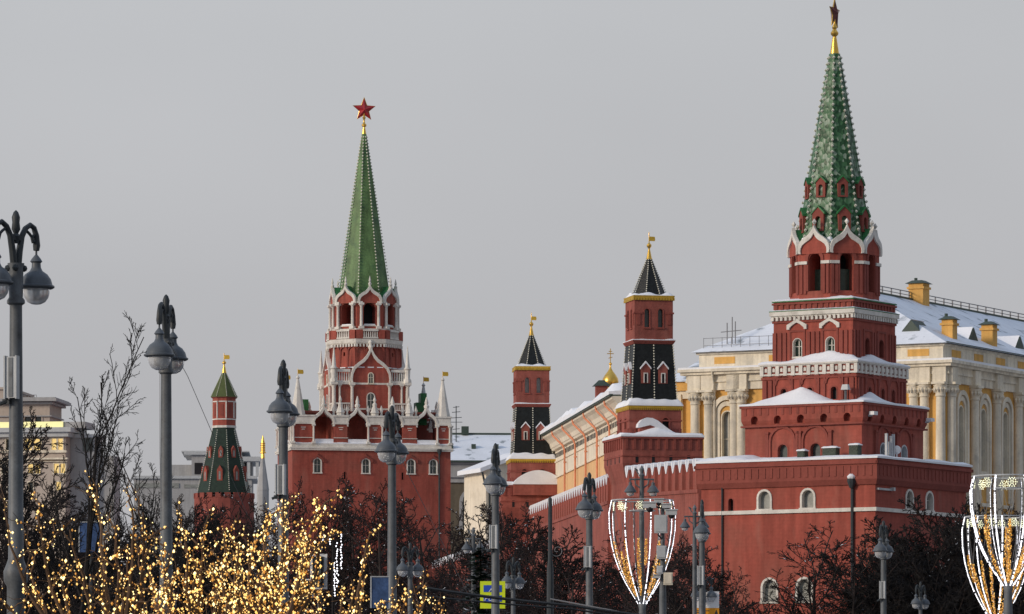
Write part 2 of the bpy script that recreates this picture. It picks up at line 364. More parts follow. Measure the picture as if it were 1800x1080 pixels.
# ---------------------------------------------------------------- the near stepped tower (right)
def near_tower():
    D = 380.0; t = thing('brick_tower', 'massive stepped red brick tower with a mottled green tiled spire and white edged ogee gables', 'tower', (PX(1467, D), D, 0), R(-32))
    zc = lambda py, a: EYE+(YH-py)*(D-a*1.378)/F
    BR = M['brick']; TR = M['brick2']; W = M['white']
    # storey 1 : broad base
    a = 7.4; z1 = zc(805, a)
    b = MB(); b.sq(a+.25, -.3, 8, a+.05); b.sq(a+.05, 8, z1-1.9, a); o1 = b.build('storey', BR, t, smooth=False)
    c = MB()
    for k, us in ((0, (-1.95, 1.75)), (1, (-2.0, 1.25))):
        Mx = face(k, a)
        for u in us:
            win(t, Mx, u, 18.95, .98, 1.32, W, M['glassgrey'] if k == 0 else M['glass'], c, .16, .35, .08, name='window', bars=(k == 1))
        if k == 0:
            win(t, Mx, -4.85, 18.8, .42, 1.0, TR, M['dark'], c, .08, .4, .02)
            for u in (-1.5, 1.45): win(t, face(k, a+.02), u, 12.0, 1.15, 1.65, W, M['glassgrey'], c, .17, .35, .08)
    cut(o1, c)
    b = MB(); b.sq(a+.12, z1-1.95, z1-1.55, a+.3); b.sq(a+.3, z1-1.55, z1)
    for k in range(4):
        b.M = face(k, a+.3)
        for i in range(25):
            u = -a+.2+i*(2*a-.4)/24; b.box(u-.1, u+.1, -.045, .05, z1-1.3, z1-.55)
        b.box(-a-.42, a+.42, -.12, .05, z1-.42, z1-.2)
    b.build('cornice', TR, t, smooth=False)
    b = MB(); b.sq(a+.16, zc(895, a)-.14, zc(895, a)+.14); b.build('string_course', W, t, smooth=False)
    b = MB(); b.M = face(0, a)
    u = 5.55; b.tube([(u, -.14, .5), (u, -.14, z1-2.1)], .13, 8); b.lathe([(.16, z1-2.2), (.34, z1-1.75), (.34, z1-1.5)], 8, u, -.25); b.build('downpipe', M['irondark'], t)
    b = MB(); b.M = face(0, a); b.lathe([(.3, z1-1.5), (.36, z1-1.35), (.15, z1-1.15)], 8, u, -.25); b.build('snow_cap', M['snow'], t)
    b = MB(); b.M = face(0, a); u = -5.55; b.tube([(u, -.1, .5), (u, -.1, z1-.6)], .07, 6); b.build('downpipe', M['irondark'], t)
    b = MB(); b.M = face(1, a); b.box(-7.2, -5.0, -.16, .02, z1-2.35, z1-2.2); b.box(-5.1, -4.85, -.35, .02, z1-2.35, z1-2.1); b.build('wall_bracket', M['silver'], t)
    def h1(x, y):
        d = max(abs(x), abs(y)); n = .5+.5*nz2(x, y, .5, 3)
        h = .16+.22*n+.10*max(0, 6.4-d)
        if y < -5.3 and x < -3.6: h += .35*n
        return h
    s = MB(); snowfield(s, -a-.38, a+.38, -a-.38, a+.38, z1, h1); s.build('snow_cover', M['snow'], t)
    # storey 2
    a2 = 5.2; z2 = zc(706, a2); zb2 = zc(745, a2)
    b = MB(); b.sq(a2-.22, z1-.2, zb2); o2 = b.build('storey', BR, t, smooth=False)
    c = MB()
    for k, us in ((0, (-1.75, 1.05)), (1, (-1.55, 1.85))):
        for u in us:
            Mx = face(k, a2-.22); win(t, Mx, u, z1+.25, .85, 1.15, M['silver'] if k else TR, M['glass'], c, .1, .4, .02, sill=False)
            f = MB(); f.M = Mx; f.ring(arch(2.3, 2.7, 8, z1+.1, u), arch(1.95, 2.5, 8, z1+.1, u), -.12, .04)
            for q in (-1, 1): f.box(u+q*1.3-.14, u+q*1.3+.14, -.15, .04, z1+.1, z1+2.2); f.box(u+q*1.3-.18, u+q*1.3+.18, -.2, .04, z1+2.2, z1+2.35)
            f.build('window_surround', TR, t, smooth=False)
    cut(o2, c)
    b = MB(); b.sq(a2-.2, zb2-.02, zb2+.5, a2); b.sq(a2, zb2+.5, z2); o = b.build('parapet', BR, t, smooth=False); c = MB()
    for k in range(4):
        c.M = face(k, a2)
        for i in range(5):
            u = (i-2)*1.98-.1; c.extr(arch(.62, .62, 6, zb2+.25, u)[::-1], -.5, .45)
    cut(o, c)
    b = MB()
    for k in range(4):
        b.M = face(k, a2)
        for i in range(16):
            u = -a2+.35+i*(2*a2-.7)/15; b.box(u-.1, u+.1, -.04, .03, z2-.75, z2-.2)
        b.box(-a2-.1, a2+.1, -.1, .03, z2-.2, z2-.03); b.box(-a2, a2, -.06, .03, zb2+.02, zb2+.14)
    b.build('cornice', TR, t, smooth=False)
    def h2(x, y):
        d = max(abs(x), abs(y)); n = .5+.5*nz2(x, y, .7, 9); h = .14+.12*n
        if d < a2:
            m = min(1, max(0, (a2-d)/1.0))
            if -y >= abs(x)-.01: h += m*(max(0, 1.12-max(0, -(x+.6))*.27-max(0, x+.6)*.4)+.22*(n-.5))
            elif x >= abs(y)-.01: h += m*max(0, .75-abs(y+2.0)*.3)
        return h
    s = MB(); snowfield(s, -a2-.14, a2+.14, -a2-.14, a2+.14, z2, h2, 44, 44); s.build('snow_cover', M['snow'], t)
    # storey 3
    a3 = 4.02; z3 = zc(634, a3); zb3 = zc(655, a3)
    b = MB(); b.sq(a3, z2-.2, zb3); o3 = b.build('storey', BR, t, smooth=False); c = MB(); f = MB()
    for k in (0, 1, 2, 3):
        Mx = face(k, a3); f.piece(); f.M = Mx
        for u in (-2.2, .05, 2.1) if k != 1 else (-1.9, .2, 1.9):
            win(t, Mx, u, z2+.35, .5, .95, TR, M['dark'], c, .1, .35, .03, sill=False)
            f.ring([(u-.85, z2), (u-.85, z2+2.3), (u+.85, z2+2.3), (u+.85, z2)], [(u-.68, z2), (u-.68, z2+2.1), (u+.68, z2+2.1), (u+.68, z2)], -.1, .04)
            f.ring(arch(1.5, .75, 6, z2+1.55, u), arch(1.2, .6, 6, z2+1.55, u), -.1, .04)
        for u in (-3.75, -3.3, 3.2, 3.7): f.box(u-.14, u+.14, -.12, .04, z2, zb3-.35)
        f.box(-a3-.05, a3+.05, -.09, .04, zb3-.3, zb3-.12)
    cut(o3, c); f.builds('wall_relief', TR, t, smooth=False)
    b = MB(); b.sq(a3+.12, zb3+.7, z3-.02); b.sq(a3+.22, z3-.12, z3)
    for k in range(4):
        b.M = face(k, a3); n = 12
        b.box(-a3-.1, a3+.1, -.1, .02, zb3, zb3+.14)
        for i in range(n+1):
            u = -a3+i*2*a3/n; b.box(u-.15, u+.15, -.14, .02, zb3-.02, zb3+.72)
            if i < n: v = u+a3/n; b.extr(arch(.2, .3, 6, zb3+.28, v)[::-1], -.08, .02)
    b.build('dentil_cornice', W, t, smooth=False)
    b = MB(); b.sq(a3+.02, zb3, zb3+.7); b.build('cornice_ground', TR, t, smooth=False)
    def h3(x, y):
        d = max(abs(x), abs(y)); n = .5+.5*nz2(x, y, .8, 5); h = .12+.14*n
        if d < a3-.05:
            m = min(1, (a3-d)/.5)
            if -y >= abs(x)-.01: h += m*max(0, .72-abs(x-1.3)*.2)*(.8+.4*n)
            elif x >= abs(y)-.01: h += m*max(0, .5-abs(y+.5)*.16)
        return h
    s = MB(); snowfield(s, -a3-.24, a3+.24, -a3-.24, a3+.24, z3, h3, 40, 40); s.build('snow_cover', M['snow'], t)
    # storey 4
    a4 = 3.4; z4 = zc(525, a4); zd = zc(556, a4)
    b = MB(); b.sq(a4, z3-.2, z4); o4 = b.build('storey', BR, t, smooth=False); c = MB(); f = MB(); wb = MB()
    for k in range(4):
        Mx = face(k, a4); f.piece(); f.M = Mx; wb.M = Mx
        for u in ((-1.35, 1.45) if k != 1 else (-1.1, 1.15)):
            win(t, Mx, u, z3+.55, .72, 1.35, M['white'] if k != 1 else TR, M['glassgreen'] if k != 1 else M['dark'], c, .05, .4, .02, bars=(k != 1))
            if k != 1:
                o_ = [(u-.85, z3+2.6), (u-.85, z3+2.95), (u-.35, z3+3.2), (u, z3+3.42), (u+.35, z3+3.2), (u+.85, z3+2.95), (u+.85, z3+2.6)]
                i_ = [(u-.62, z3+2.6), (u-.62, z3+2.72), (u-.3, z3+2.98), (u, z3+3.12), (u+.3, z3+2.98), (u+.62, z3+2.72), (u+.62, z3+2.6)]
                wb.piece(); wb.ring(o_, i_, -.16, .04)
            f.ring([(u-.7, z3), (u-.7, z3+2.55), (u+.7, z3+2.55), (u+.7, z3)], [(u-.55, z3), (u-.55, z3+2.4), (u+.55, z3+2.4), (u+.55, z3)], -.06, .03)
        for u in (-3.25, -2.8, -2.4, -.35, .05, .45, 2.45, 2.85, 3.27): f.box(u-.12, u+.12, -.1, .04, z3, zd-1.0)
        f.box(-a4-.06, a4+.06, -.1, .04, zd-.28, zd-.12)
        for i in range(14):
            u = -a4+.25+i*(2*a4-.5)/13; f.box(u-.13, u+.13, -.08, .04, zd+.75, z4-.2)
        f.box(-a4-.08, a4+.08, -.12, .04, z4-.22, z4-.08)
    cut(o4, c); f.builds('wall_relief', TR, t, smooth=False); wb.builds('window_hood', W, t, smooth=False)
    b = MB(); b.sq(a4+.24, zd+.26, zd+.58); b.sq(a4+.12, zd+.15, zd+.28)
    for k in range(4):
        b.M = face(k, a4)
        for i in range(19):
            u = -a4+i*2*a4/18; b.box(u-.1, u+.1, -.2, .02, zd-.1, zd+.2)
    b.build('dentil_cornice', W, t, smooth=False)
    b = MB(); b.sq(a4+.26, zd+.58, zd+.64); b.sq(a4+.1, z4-.02, z4+.07); b.build('tin_flashing', M['green'], t, smooth=False)
    s = MB(); snowfield(s, -a4-.06, a4+.06, -a4-.06, a4+.06, z4+.07, lambda x, y: .05+.18*max(0, nz2(x, y, 1, 4))+(.12 if max(abs(x), abs(y)) < 3.2 else 0)); s.build('snow_cover', M['snow'], t)
    s = MB(); s.sq(a4+.22, zd+.64, zd+.76, a4-.05); s.build('snow_cover', M['snow'], t)
    # belfry octagon
    ap = 3.14; Rc = ap/math.cos(R(22.5)); z5 = z4+.05; z6 = 38.85
    b = MB(); b.oct(Rc, Rc, z5, z6); ob = b.build('belfry', BR, t, smooth=False); c = MB(); f = MB(); wb = MB(); gl = MB(); q_ = MB(); q_.oct(1.36, 1.36, z5+.6, z6-.2); q_.build('shade_core', M['dark'], t, smooth=False)  # dark core added inside: deep shade of the openings put into colour
    for k in range(8):
        c.M = face(k, ap, 45); c.extr(arch(1.0, 2.85, 10, z5+.7)[::-1], -.5, 2.05)
        f.piece(); f.M = face(k, ap, 45)
        for u in (-1.12, -.8, .8, 1.12): f.box(u-.11, u+.11, -.1, .03, z5+.5, z5+2.75)
        f.ring(arch(1.55, 3.2, 10, z5+.7), arch(1.1, 2.95, 10, z5+.7), -.08, .05)
        wb.M = f.M
        wb.piece()
        for q in (-1, 1): wb.box(q*.95-.36, q*.95+.36, -.17, .03, z5+2.72, z5+2.95)
        gl.M = f.M; gl.piece(); gl.box(-.5, .5, .95, 1.0, z5+.7, z5+2.4) if k in (0, 1, 7) else None
    cut(ob, c); f.builds('wall_relief', TR, t, smooth=False); wb.builds('impost_band', W, t, smooth=False); gl.builds('belfry_glazing', M['glassgreen'], t, smooth=False)
    g1 = MB(); g2 = MB(); g3 = MB(); sn = MB()
    for k in range(8):
        Mx = face(k, ap+.08, 45)
        for q in (g1, g2, g3): q.M = Mx; q.piece()
        o_ = ogee(2.62, 2.1, z6-.5); i_ = ogee(2.2, 1.55, z6-.55)
        g1.ring(o_, i_, -.16, .12); g1.octa((0, 0, z6+1.85), .19, .26)
        g2.extr(ogee(2.25, 1.6, z6-.55)[::-1], -.02, .3)
        o2_ = ogee(2.66, 2.06, z6-.48); g3.extr(ogee(2.5, 1.95, z6-.5)[::-1], .1, 1.3)
    g1.builds('ogee_moulding', W, t, smooth=False); g2.builds('ogee_gable', BR, t, smooth=False); g3.builds('gable_roof', M['green'], t, smooth=False)
    sn.M = face(0, ap, 45); sn.m = 0
    for k, u, zz in ((0, -1.25, z6+.1), (0, 1.05, z6+.35), (7, 1.1, z6+.4), (1, -1.1, z6+.2)):
        sn.piece(); sn.M = face(k, ap-.25, 45); sn.ball((u, .2, zz+.15), .26, 7, 4)
    sn.builds('snow_patch', M['snow'], t)
    # spire
    zt = PZ(95, D); Rb, Rt = 2.98, .42; zs = z6-.1
    b = MB(); b.oct(Rb, Rt, zs, zt)
    rr = lambda z: Rb+(Rt-Rb)*(z-zs)/(zt-zs)
    b.m = 1; beads(b, Rb, Rt, zs+.3, zt-.1, 32, .135); b.build('spire', [M['mottled'], M['bead']], t, smooth=False)
    for zlo, hh, w in ((40.05, 1.85, .95), (42.65, 1.55, .78)):
        for k in range(8):
            apz = rr(zlo)*math.cos(R(22.5)); Mx = face(k, apz+.1, 45)
            b = MB(); b.M = Mx
            b.extr([(-w/2, zlo), (w/2, zlo), (w/2, zlo+hh*.72), (0, zlo+hh), (-w/2, zlo+hh*.72)], 0, .9); o = b.build('dormer', TR, t, smooth=False)
            c = MB(); c.M = Mx; c.extr(arch(w*.46, hh*.55, 6, zlo+.12)[::-1], -.3, .5); cut(o, c)
            r = MB(); r.M = Mx; r.extr([(-w/2-.1, zlo+hh*.68), (-w/2-.1, zlo+hh*.76), (0, zlo+hh+.1), (w/2+.1, zlo+hh*.76), (w/2+.1, zlo+hh*.68), (0, zlo+hh-.02)][::-1], -.06, .95); r.build('dormer_roof', M['green'], o, smooth=False)
    b = MB(); b.lathe([(.36, zt-.1), (.3, zt+.3), (.16, zt+1.2), (.13, zt+1.3), (.28, zt+1.45), (.3, zt+1.6), (.2, zt+1.75), (.14, zt+1.85), (.2, zt+2.0), (.07, zt+2.3), (.05, zt+3.2)], 12); b.build('finial', M['gold'], t)
    sb = MB(); sb.M = Matrix.Rotation(R(32+68), 4, 'Z'); star(sb, (0, 0, PZ(24, D)), 1.22, .3); sb.build('star', [M['stardark'], M['gold']], t, smooth=False)
    # loose things on the ledges
    Mw = t.matrix_basis.copy(); Mw = Matrix.Translation(t.location) @ Matrix.Rotation(R(-32), 4, 'Z')
    def at(u, v, z): return Mw @ Vector((u, v, z))
    for i, (u, w_, h_, lab) in enumerate(((.8, .62, .55, 'small dark green roof box with a snow lid, first of three on the brick ledge'), (3.2, 1.15, .7, 'widest dark green roof box under snow on the brick ledge'), (5.25, .75, .85, 'tallest dark green roof box on the brick ledge, nearest the tower corner'))):
        r = thing('roof_box', lab, 'roof box', at(u, -6.5, z1+.2), R(-32), 'equipment boxes on the tower ledge')
        b = MB(); b.box(-w_/2, w_/2, -.3, .3, 0, h_); b.box(-w_/2+.06, w_/2-.06, -.33, -.28, .08, h_-.08); b.build('casing', M['darkgreen'], r, smooth=False)
        s = MB(); snowfield(s, -w_/2-.05, w_/2+.05, -.35, .35, h_, lambda x, y: .12+.05*nz2(x, y, 3, 1), 8, 6); s.build('snow_cap', M['snow'], r)
    r = thing('antenna_cluster', 'cluster of pale antenna masts standing on the shaded side of the brick ledge', 'antenna', at(6.2, -2.6, z1+.15), R(-32))
    b = MB()
    for u, h_ in ((-.75, 1.9), (-.35, 1.3), (0, 1.75), (.35, 1.9)): b.box(-.09, .09, u-.09, u+.09, .1, h_)
    b.box(-.15, .15, -.9, .9, 0, .14); b.build('mast', M['silver'], r, smooth=False)
    b = MB(); b.ball((0, .9, .75), .33, 10, 6); b.tube([(0, .9, 0), (0, .9, .6)], .06); b.build('dish', M['signwhite'], r)
    r = thing('floodlight', 'small pale floodlight on a stand at the snowy ledge corner', 'floodlight', at(3.55, -4.85, z2+.1), R(-32))
    b = MB(); b.tube([(0, 0, 0), (0, 0, .9)], .09, 6); b.box(-.3, .3, -.25, .25, 0, .12); b.build('stand', M['iron'], r); b = MB(); b.rect_frus(-.3, .3, -.22, .22, .85, 1.25, .08); b.build('lamp_head', M['silver'], r, smooth=False)
    for k, u, lab in ((1, -4.35, 'pale cctv camera on the shaded parapet close to the tower corner'), (1, 4.9, 'pale cctv camera at the far right end of the parapet')):
        q = Mw @ Matrix.Rotation(R(90), 4, 'Z') @ Vector((u, -a2-.02, z2-.95)); r = thing('cctv_camera', lab, 'camera', q, R(-32+90), 'cctv cameras on the brick parapet')
        b = MB(); b.box(-.3, .3, -.62, -.2, -.02, .24); b.build('housing', M['signwhite'], r, smooth=False); b = MB(); b.box(-.06, .06, -.3, 0, -.12, .02); b.build('bracket', M['silver'], r, smooth=False)
near_tower()

# ---------------------------------------------------------------- the two black-tented towers
def tent_tower(px, D, rz, label, plat_shift=.35, snow_kind=0):
    t = thing('tented_tower', label, 'tower', (PX(px, D), D, 0), R(rz), None)
    BR = M['brickold']; TR = M['brick2']
    # platform body
    a = 3.25; ap = 3.66; px_ = plat_shift
    b = MB(); b.sq(a, -.2, 24.6, a, px_); b.sq(a, 24.6, 26.3, ap, px_); b.sq(ap, 26.3, 28.75, ap, px_); o = b.build('storey', BR, t, smooth=False)
    b = MB()
    for k in range(4):
        b.M = Matrix.Translation((px_, 0, 0)) @ face(k, ap)
        for i in range(10):
            u = -ap+.35+i*(2*ap-.7)/9; b.box(u-.12, u+.12, -.1, .03, 27.55, 28.5)
        b.box(-ap-.08, ap+.08, -.14, .02, 28.5, 28.72); b.box(-ap, ap, -.05, .02, 26.9, 27.0)
    b.build('corbel_table', TR, t, smooth=False)
    b = MB()
    for k in range(4):
        b.M = Matrix.Translation((px_, 0, 0)) @ face(k, ap)
        for u in (-2.35, -.85, .75, 2.4): b.piece(); b.box(u-.13, u+.13, -.015, .1, 26.35, 27.05)
    b.builds('loophole', M['dark'], t, smooth=False)
    def hp(x, y):
        n = .5+.5*nz2(x, y, .8, 2+snow_kind); h = .22+.2*n; d = math.hypot(x+1.0-px_, (y+2.9)*.9)
        if snow_kind == 0:
            h += .9*max(0, 1-abs(x-px_+.3)/2.1)*max(0, 1-abs(y+2.75)/1.0)
        return h
    s = MB(); snowfield(s, px_-ap-.16, px_+ap+.16, -ap-.16, ap+.16, 28.7, hp, 40, 40); s.build('snow_cover', M['snow'], t)
    if snow_kind == 0:                            # little roofed stair head on the platform
        b = MB(); b.M = Matrix.Translation((px_-1.25, -2.6, 0)); b.extr(arch(1.45, 1.35, 8, 28.75)[::-1], -.5, .9); o = b.build('stair_head', BR, t, smooth=False)
        b = MB(); b.M = Matrix.Translation((px_-1.2, -2.6, 0)); b.extr([(-.95, 29.55), (-.85, 29.5), (.2, 29.75), (1.5, 29.3), (2.6, 28.95), (1.7, 29.55), (.9, 30.15), (.4, 30.38), (-.1, 30.42), (-.6, 30.2), (-.9, 29.85)], -.62, 1.0); b.build('snow_cap', M['snow'], o)
    else:
        b = MB(); b.M = Matrix.Translation((px_+.3, -ap-.2, 0)); b.box(-2.7, 2.7, -.2, 1.8, 27.6, 28.75); b.build('porch', BR, t, smooth=False)
        b = MB(); b.M = Matrix.Translation((px_+.3, -ap-.2, 0)); b.extr([(-2.75+5.5*i/16, 28.75+1.5*(1-(2*i/16-1)**2)**.8) for i in range(17)][::-1], -.3, 1.9); b.build('snow_cap', M['snow'], t)
    # lower box
    al = 2.38; b = MB(); b.sq(al, 28.6, 31.25); o = b.build('storey', BR, t, smooth=False); c = MB(); f = MB()
    for k in range(4):
        Mx = face(k, al); f.M = Mx; f.piece()
        for u in (-.95, .95): win(t, Mx, u, 28.95, .62, 1.5, TR, M['dark'], c, .12, .35, .05, sill=False)
        for i in range(5): f.box(-2.2+i*.32-.08, -2.2+i*.32+.08, -.07, .03, 29.0, 29.5); f.box(2.2-i*.32-.08, 2.2-i*.32+.08, -.07, .03, 29.0, 29.5)
        f.box(-al-.04, al+.04, -.07, .02, 30.15, 30.28)
    cut(o, c); f.builds('wall_relief', TR, t, smooth=False)
    def goldc(a, z, h):
        b = MB(); b.sq(a, z+h*.45, z+h, a+.06)
        for k in range(4):
            b.M = face(k, a); n = 26
            for i in range(n+1): u = -a+i*2*a/n; b.box(u-.045, u+.045, -.05, .02, z, z+h*.5)
        b.build('gilded_cornice', M['goldpaint'], t, smooth=False)
    goldc(2.46, 31.15, .4)
    s = MB(); snowfield(s, -2.55, 2.55, -2.55, 2.55, 31.55, lambda x, y: .18+.55*min(1, (2.55-max(abs(x), abs(y)))/.35)*(.75+.35*nz2(x, y, .9, 7+snow_kind)), 40, 40); s.build('snow_cover', M['snow'], t)
    # lower tent
    b = MB(); b.sq(2.1, 31.5, 37.12, 1.75); b.m = 1
    for i in range(21):
        tt = (i+.5)/21; z = 31.9+tt*5.2; aa = 2.1-.35*(z-31.5)/5.6+.03
        for k in range(4):
            b.M = face(k, aa); b.octa((0, -.02, z), .085); b.octa((aa, 0, z), .085)
    b.build('lower_tent', [M['black'], M['bead']], t, smooth=False)
    for k in range(4):
        for u in (-.8, .8):
            zlo = 33.55; aa = 2.1-.35*(zlo-31.5)/5.6; Mx = face(k, aa+.06)
            b = MB(); b.M = Mx; b.extr([(u-.42, zlo), (u+.42, zlo), (u+.42, zlo+1.35), (u, zlo+1.85), (u-.42, zlo+1.35)], 0, .5); o = b.build('dormer', BR, t, smooth=False)
            b = MB(); b.M = Mx; b.ring([(u-.2, zlo+.05), (u-.2, zlo+.95), (u+.2, zlo+.95), (u+.2, zlo+.05)], [(u-.12, zlo+.05), (u-.12, zlo+.87), (u+.12, zlo+.87), (u+.12, zlo+.05)], -.06, .02); b.build('frame', M['white'], o, smooth=False)
            b = MB(); b.M = Mx; b.box(u-.12, u+.12, -.02, .02, zlo+.05, zlo+.87); b.build('opening', M['dark'], o, smooth=False)
            b = MB(); b.M = Mx; b.extr([(u-.5, zlo+1.27), (u, zlo+1.83), (u+.5, zlo+1.27), (u+.5, zlo+1.4), (u, zlo+2.0), (u-.5, zlo+1.4)], -.1, .5); b.build('snow_cap', M['snow'], o, smooth=False)
    # string course and upper box
    b = MB(); b.sq(1.8, 37.1, 37.35, 1.95); b.sq(1.95, 37.35, 37.45); b.build('string_course', TR, t, smooth=False)
    s = MB(); snowfield(s, -1.97, 1.97, -1.97, 1.97, 37.45, lambda x, y: .06+.10*max(0, .4+nz2(x, y, 1.2, 11+snow_kind)), 24, 24); s.build('snow_cover', M['snow'], t)
    au = 1.77; b = MB(); b.sq(au, 37.4, 41.05); o = b.build('storey', BR, t, smooth=False); c = MB(); f = MB()
    for k in range(4):
        Mx = face(k, au); f.M = Mx; f.piece()
        for u in (-.62, .62): win(t, Mx, u, 38.6, .46, 1.65, TR, M['glassgrey'] if snow_kind else M['glass'], c, .09, .3, .04)
        for q in (-1, 1): f.box(q*1.4-.16, q*1.4+.16, -.06, .03, 38.8, 39.9)
        f.box(-au-.06, au+.06, -.07, .02, 39.85, 39.98) if False else None
        for q in (-1, 1): f.box(q*1.45-.38, q*1.45+.38, -.09, .02, 39.8, 39.95)
    cut(o, c); f.builds('wall_relief', TR, t, smooth=False)
    goldc(1.86, 41.02, .42)
    s = MB(); snowfield(s, -1.84, 1.84, -1.84, 1.84, 41.44, lambda x, y: .05+.28*min(1, max(0, 1.84-max(abs(x), abs(y)))/.3)*max(.2, .6+nz2(x, y, 1, 15+snow_kind)), 24, 24); s.build('snow_cover', M['snow'], t)
    b = MB(); b.oct(1.6, .2, 41.4, 45.0); b.m = 1; beads(b, 1.6, .2, 41.6, 44.9, 17, .075); b.build('spire', [M['black'], M['bead']], t, smooth=False)
    b = MB(); b.lathe([(.3, 44.85), (.24, 45.0), (.1, 45.7), (.07, 45.8), (.22, 46.0), (.22, 46.15), (.05, 46.35), (.03, 47.3)], 10); b.build('finial', M['gold'], t)
    flagvane(t, 0, 0, 46.2, .72)
tent_tower(1141, 450, 12, 'nearer black tented red tower with two dark arched windows and a humped snowy platform')
tent_tower(934, 535, 5, 'farther black tented red tower with two pale arched windows and a round snowy porch', .1, 1)

# ---------------------------------------------------------------- the tall star-topped tower (left of centre)
def tall_tower():
    D = 640.0; t = thing('star_tower', 'tall red tower with white lace stonework, plain green spire and a bright red star', 'tower', (PX(640, D), D, 0), R(12))
    BR = M['brick']; TR = M['brick2']; W = M['white']
    # base block
    X0, X1, Y0, Y1 = -10.7, 9.6, -8.4, 3.0
    b = MB(); b.box(X0, X1, Y0, Y1, -.2, 38.1); o = b.build('storey', BR, t, smooth=False); c = MB()
    FM = Matrix.Translation((0, Y0, 0)); LM = Matrix.Translation((X0, -2.7, 0)) @ Matrix.Rotation(R(-90), 4, 'Z'); RM = Matrix.Translation((X1, -2.7, 0)) @ Matrix.Rotation(R(90), 4, 'Z'); BM = Matrix.Translation((0, Y1, 0)) @ Matrix.Rotation(R(180), 4, 'Z')
    hood = MB(); hood.M = FM
    for u in (-7.5, -1.3, 4.5, 7.35):
        win(t, FM, u, 35.3, .85, 1.75, W, M['glass'], c, .14, .35, .1, bars=True)
        hood.piece(); hood.ring(ogee(1.7, 1.1, 36.6, u), ogee(1.25, .7, 36.6, u), -.18, .05)
    for u in (-4, 2, 3.4): win(t, FM, u, 34.5, .22, .9, TR, M['dark'], c, .05, .35, .02, round=False, sill=False)
    win(t, LM, .5, 35.3, .85, 1.75, W, M['glass'], c, .14, .35, .1)
    cut(o, c); hood.builds('window_hood', TR, t, smooth=False)
    b = MB(); b.M = FM; b.tube([(8.1, -.12, 1), (8.1, -.12, 37.9)], .1, 6); b.lathe([(.1, 37.6), (.3, 38.1), (.3, 38.4)], 8, 8.1, -.35); b.build('downpipe', M['irondark'], t)
    b = MB(); b.box(X0-.25, X1+.25, Y0-.25, Y1+.25, 38.1, 38.45); b.box(X0-.1, X1+.1, Y0-.1, Y1+.1, 38.45, 38.95); b.box(X0-.32, X1+.32, Y0-.32, Y1+.32, 38.3, 38.5); b.build('cornice', W, t, smooth=False)
    s = MB(); snowfield(s, X0-.1, X1+.1, Y0-.1, Y1+.1, 38.95, lambda x, y: .12+.25*(.5+nz2(x, y, .6, 3)), 50, 24); s.build('snow_cover', M['snow'], t)
    # arcade
    zc0, zc1, ze = 38.95, 41.4, 42.55
    AR = [-6.65, -2.34, 2.15, 6.54]; aw = 2.45
    red = MB(); wh = MB(); og = MB(); pin = MB(); colm = MB(); par = MB()
    def pier(Mx, u0, u1):
        red.M = wh.M = colm.M = Mx; red.piece(); wh.piece()
        red.box(u0+.1, u1-.1, .05, 1.05, zc0, zc1); red.box(u0+.02, u1-.02, 0, 1.1, zc0, zc0+.35)
        wh.box(u0-.06, u1+.06, -.12, 1.15, zc1, zc1+.22); wh.box(u0, u1, -.05, 1.1, zc1+.22, ze); wh.box(u0-.1, u1+.1, -.16, 1.2, ze-.2, ze)
        wh.box(u0, u1, -.06, .06, zc0+.7, zc0+.78)
        m = (u0+u1)/2; wh.box(m-.3, m+.3, -.02, .06, zc1-.45, zc1-.37); wh.box(m-.2, m+.2, -.02, .06, zc1-.7, zc1-.62)
    edges = [X0]+[x for u in AR for x in (u-aw/2, u+aw/2)]+[X1]
    for i in range(0, 10, 2): pier(FM, edges[i], edges[i+1])
    for i in (0, 4, 8):
        for u in (edges[i]+.12, edges[i+1]-.12): colm.M = FM; colonette(colm, u, -.12, zc0, zc1, .13)
    for i in range(0, 10, 2): pier(BM, edges[i], edges[i+1])
    for Mx in (LM, RM):
        for u0, u1 in ((-5.7, -4.1), (-.8, .8), (4.1, 5.7)): pier(Mx, u0, u1); colm.M = Mx; colonette(colm, u0+.1, -.12, zc0, zc1, .13); colonette(colm, u1-.1, -.12, zc0, zc1, .13)
    for Mx, us, w_ in ((FM, AR, aw), (BM, [-u for u in AR], aw), (LM, (-2.45, 2.45), 3.25), (RM, (-2.45, 2.45), 3.25)):
        og.M = pin.M = par.M = Mx
        for u in us:
            og.piece(); pin.piece(); par.piece(); og.ring(ogee(w_+.3, 2.75, zc1-.25, u), ogee(w_-.06, 2.1, zc1-.25, u), -.1, .9)
            pin.lathe([(.32, zc1+2.2), (.36, zc1+2.45), (.2, zc1+2.65), (.26, zc1+2.85), (.05, zc1+3.6)], 8, u, .2)
            par.box(u-w_/2, u+w_/2, .1, .5, zc0, zc0+.6)
    # crockets above the piers
    for Mx, us in ((FM, [(edges[i]+edges[i+1])/2 for i in (2, 4, 6)]), (BM, [(edges[i]+edges[i+1])/2 for i in (2, 4, 6)]), (LM, (0,)), (RM, (0,))):
        pin.M = Mx
        for u in us:
            pin.piece(); pin.lathe([(.55, ze), (.5, ze+.25), (.62, ze+.35), (.25, ze+1.2), (.3, ze+1.45), (.1, ze+1.7), (.22, ze+1.95), (.03, ze+2.5)], 8, u, .4)
            for q in (-.85, .85): pin.piece(); pin.lathe([(.2, ze), (.12, ze+.35), (.24, ze+.7), (.03, ze+1.3)], 7, u+q, .4)
    red.builds('arcade_pier', BR, t, smooth=False); wh.builds('entablature', W, t, smooth=False); og.builds('arcade_arch', W, t, smooth=False); colm.builds('arcade_colonettes', W, t); pin.builds('pinnacle', W, t); par.builds('arcade_parapet', M['snow'], t, smooth=False)
    b = MB(); b.box(X0+1.1, X1-1.1, Y0+1.2, Y1-1.2, zc1+1.5, zc1+1.75); b.build('arcade_roof', M['brick2'], t, smooth=False)
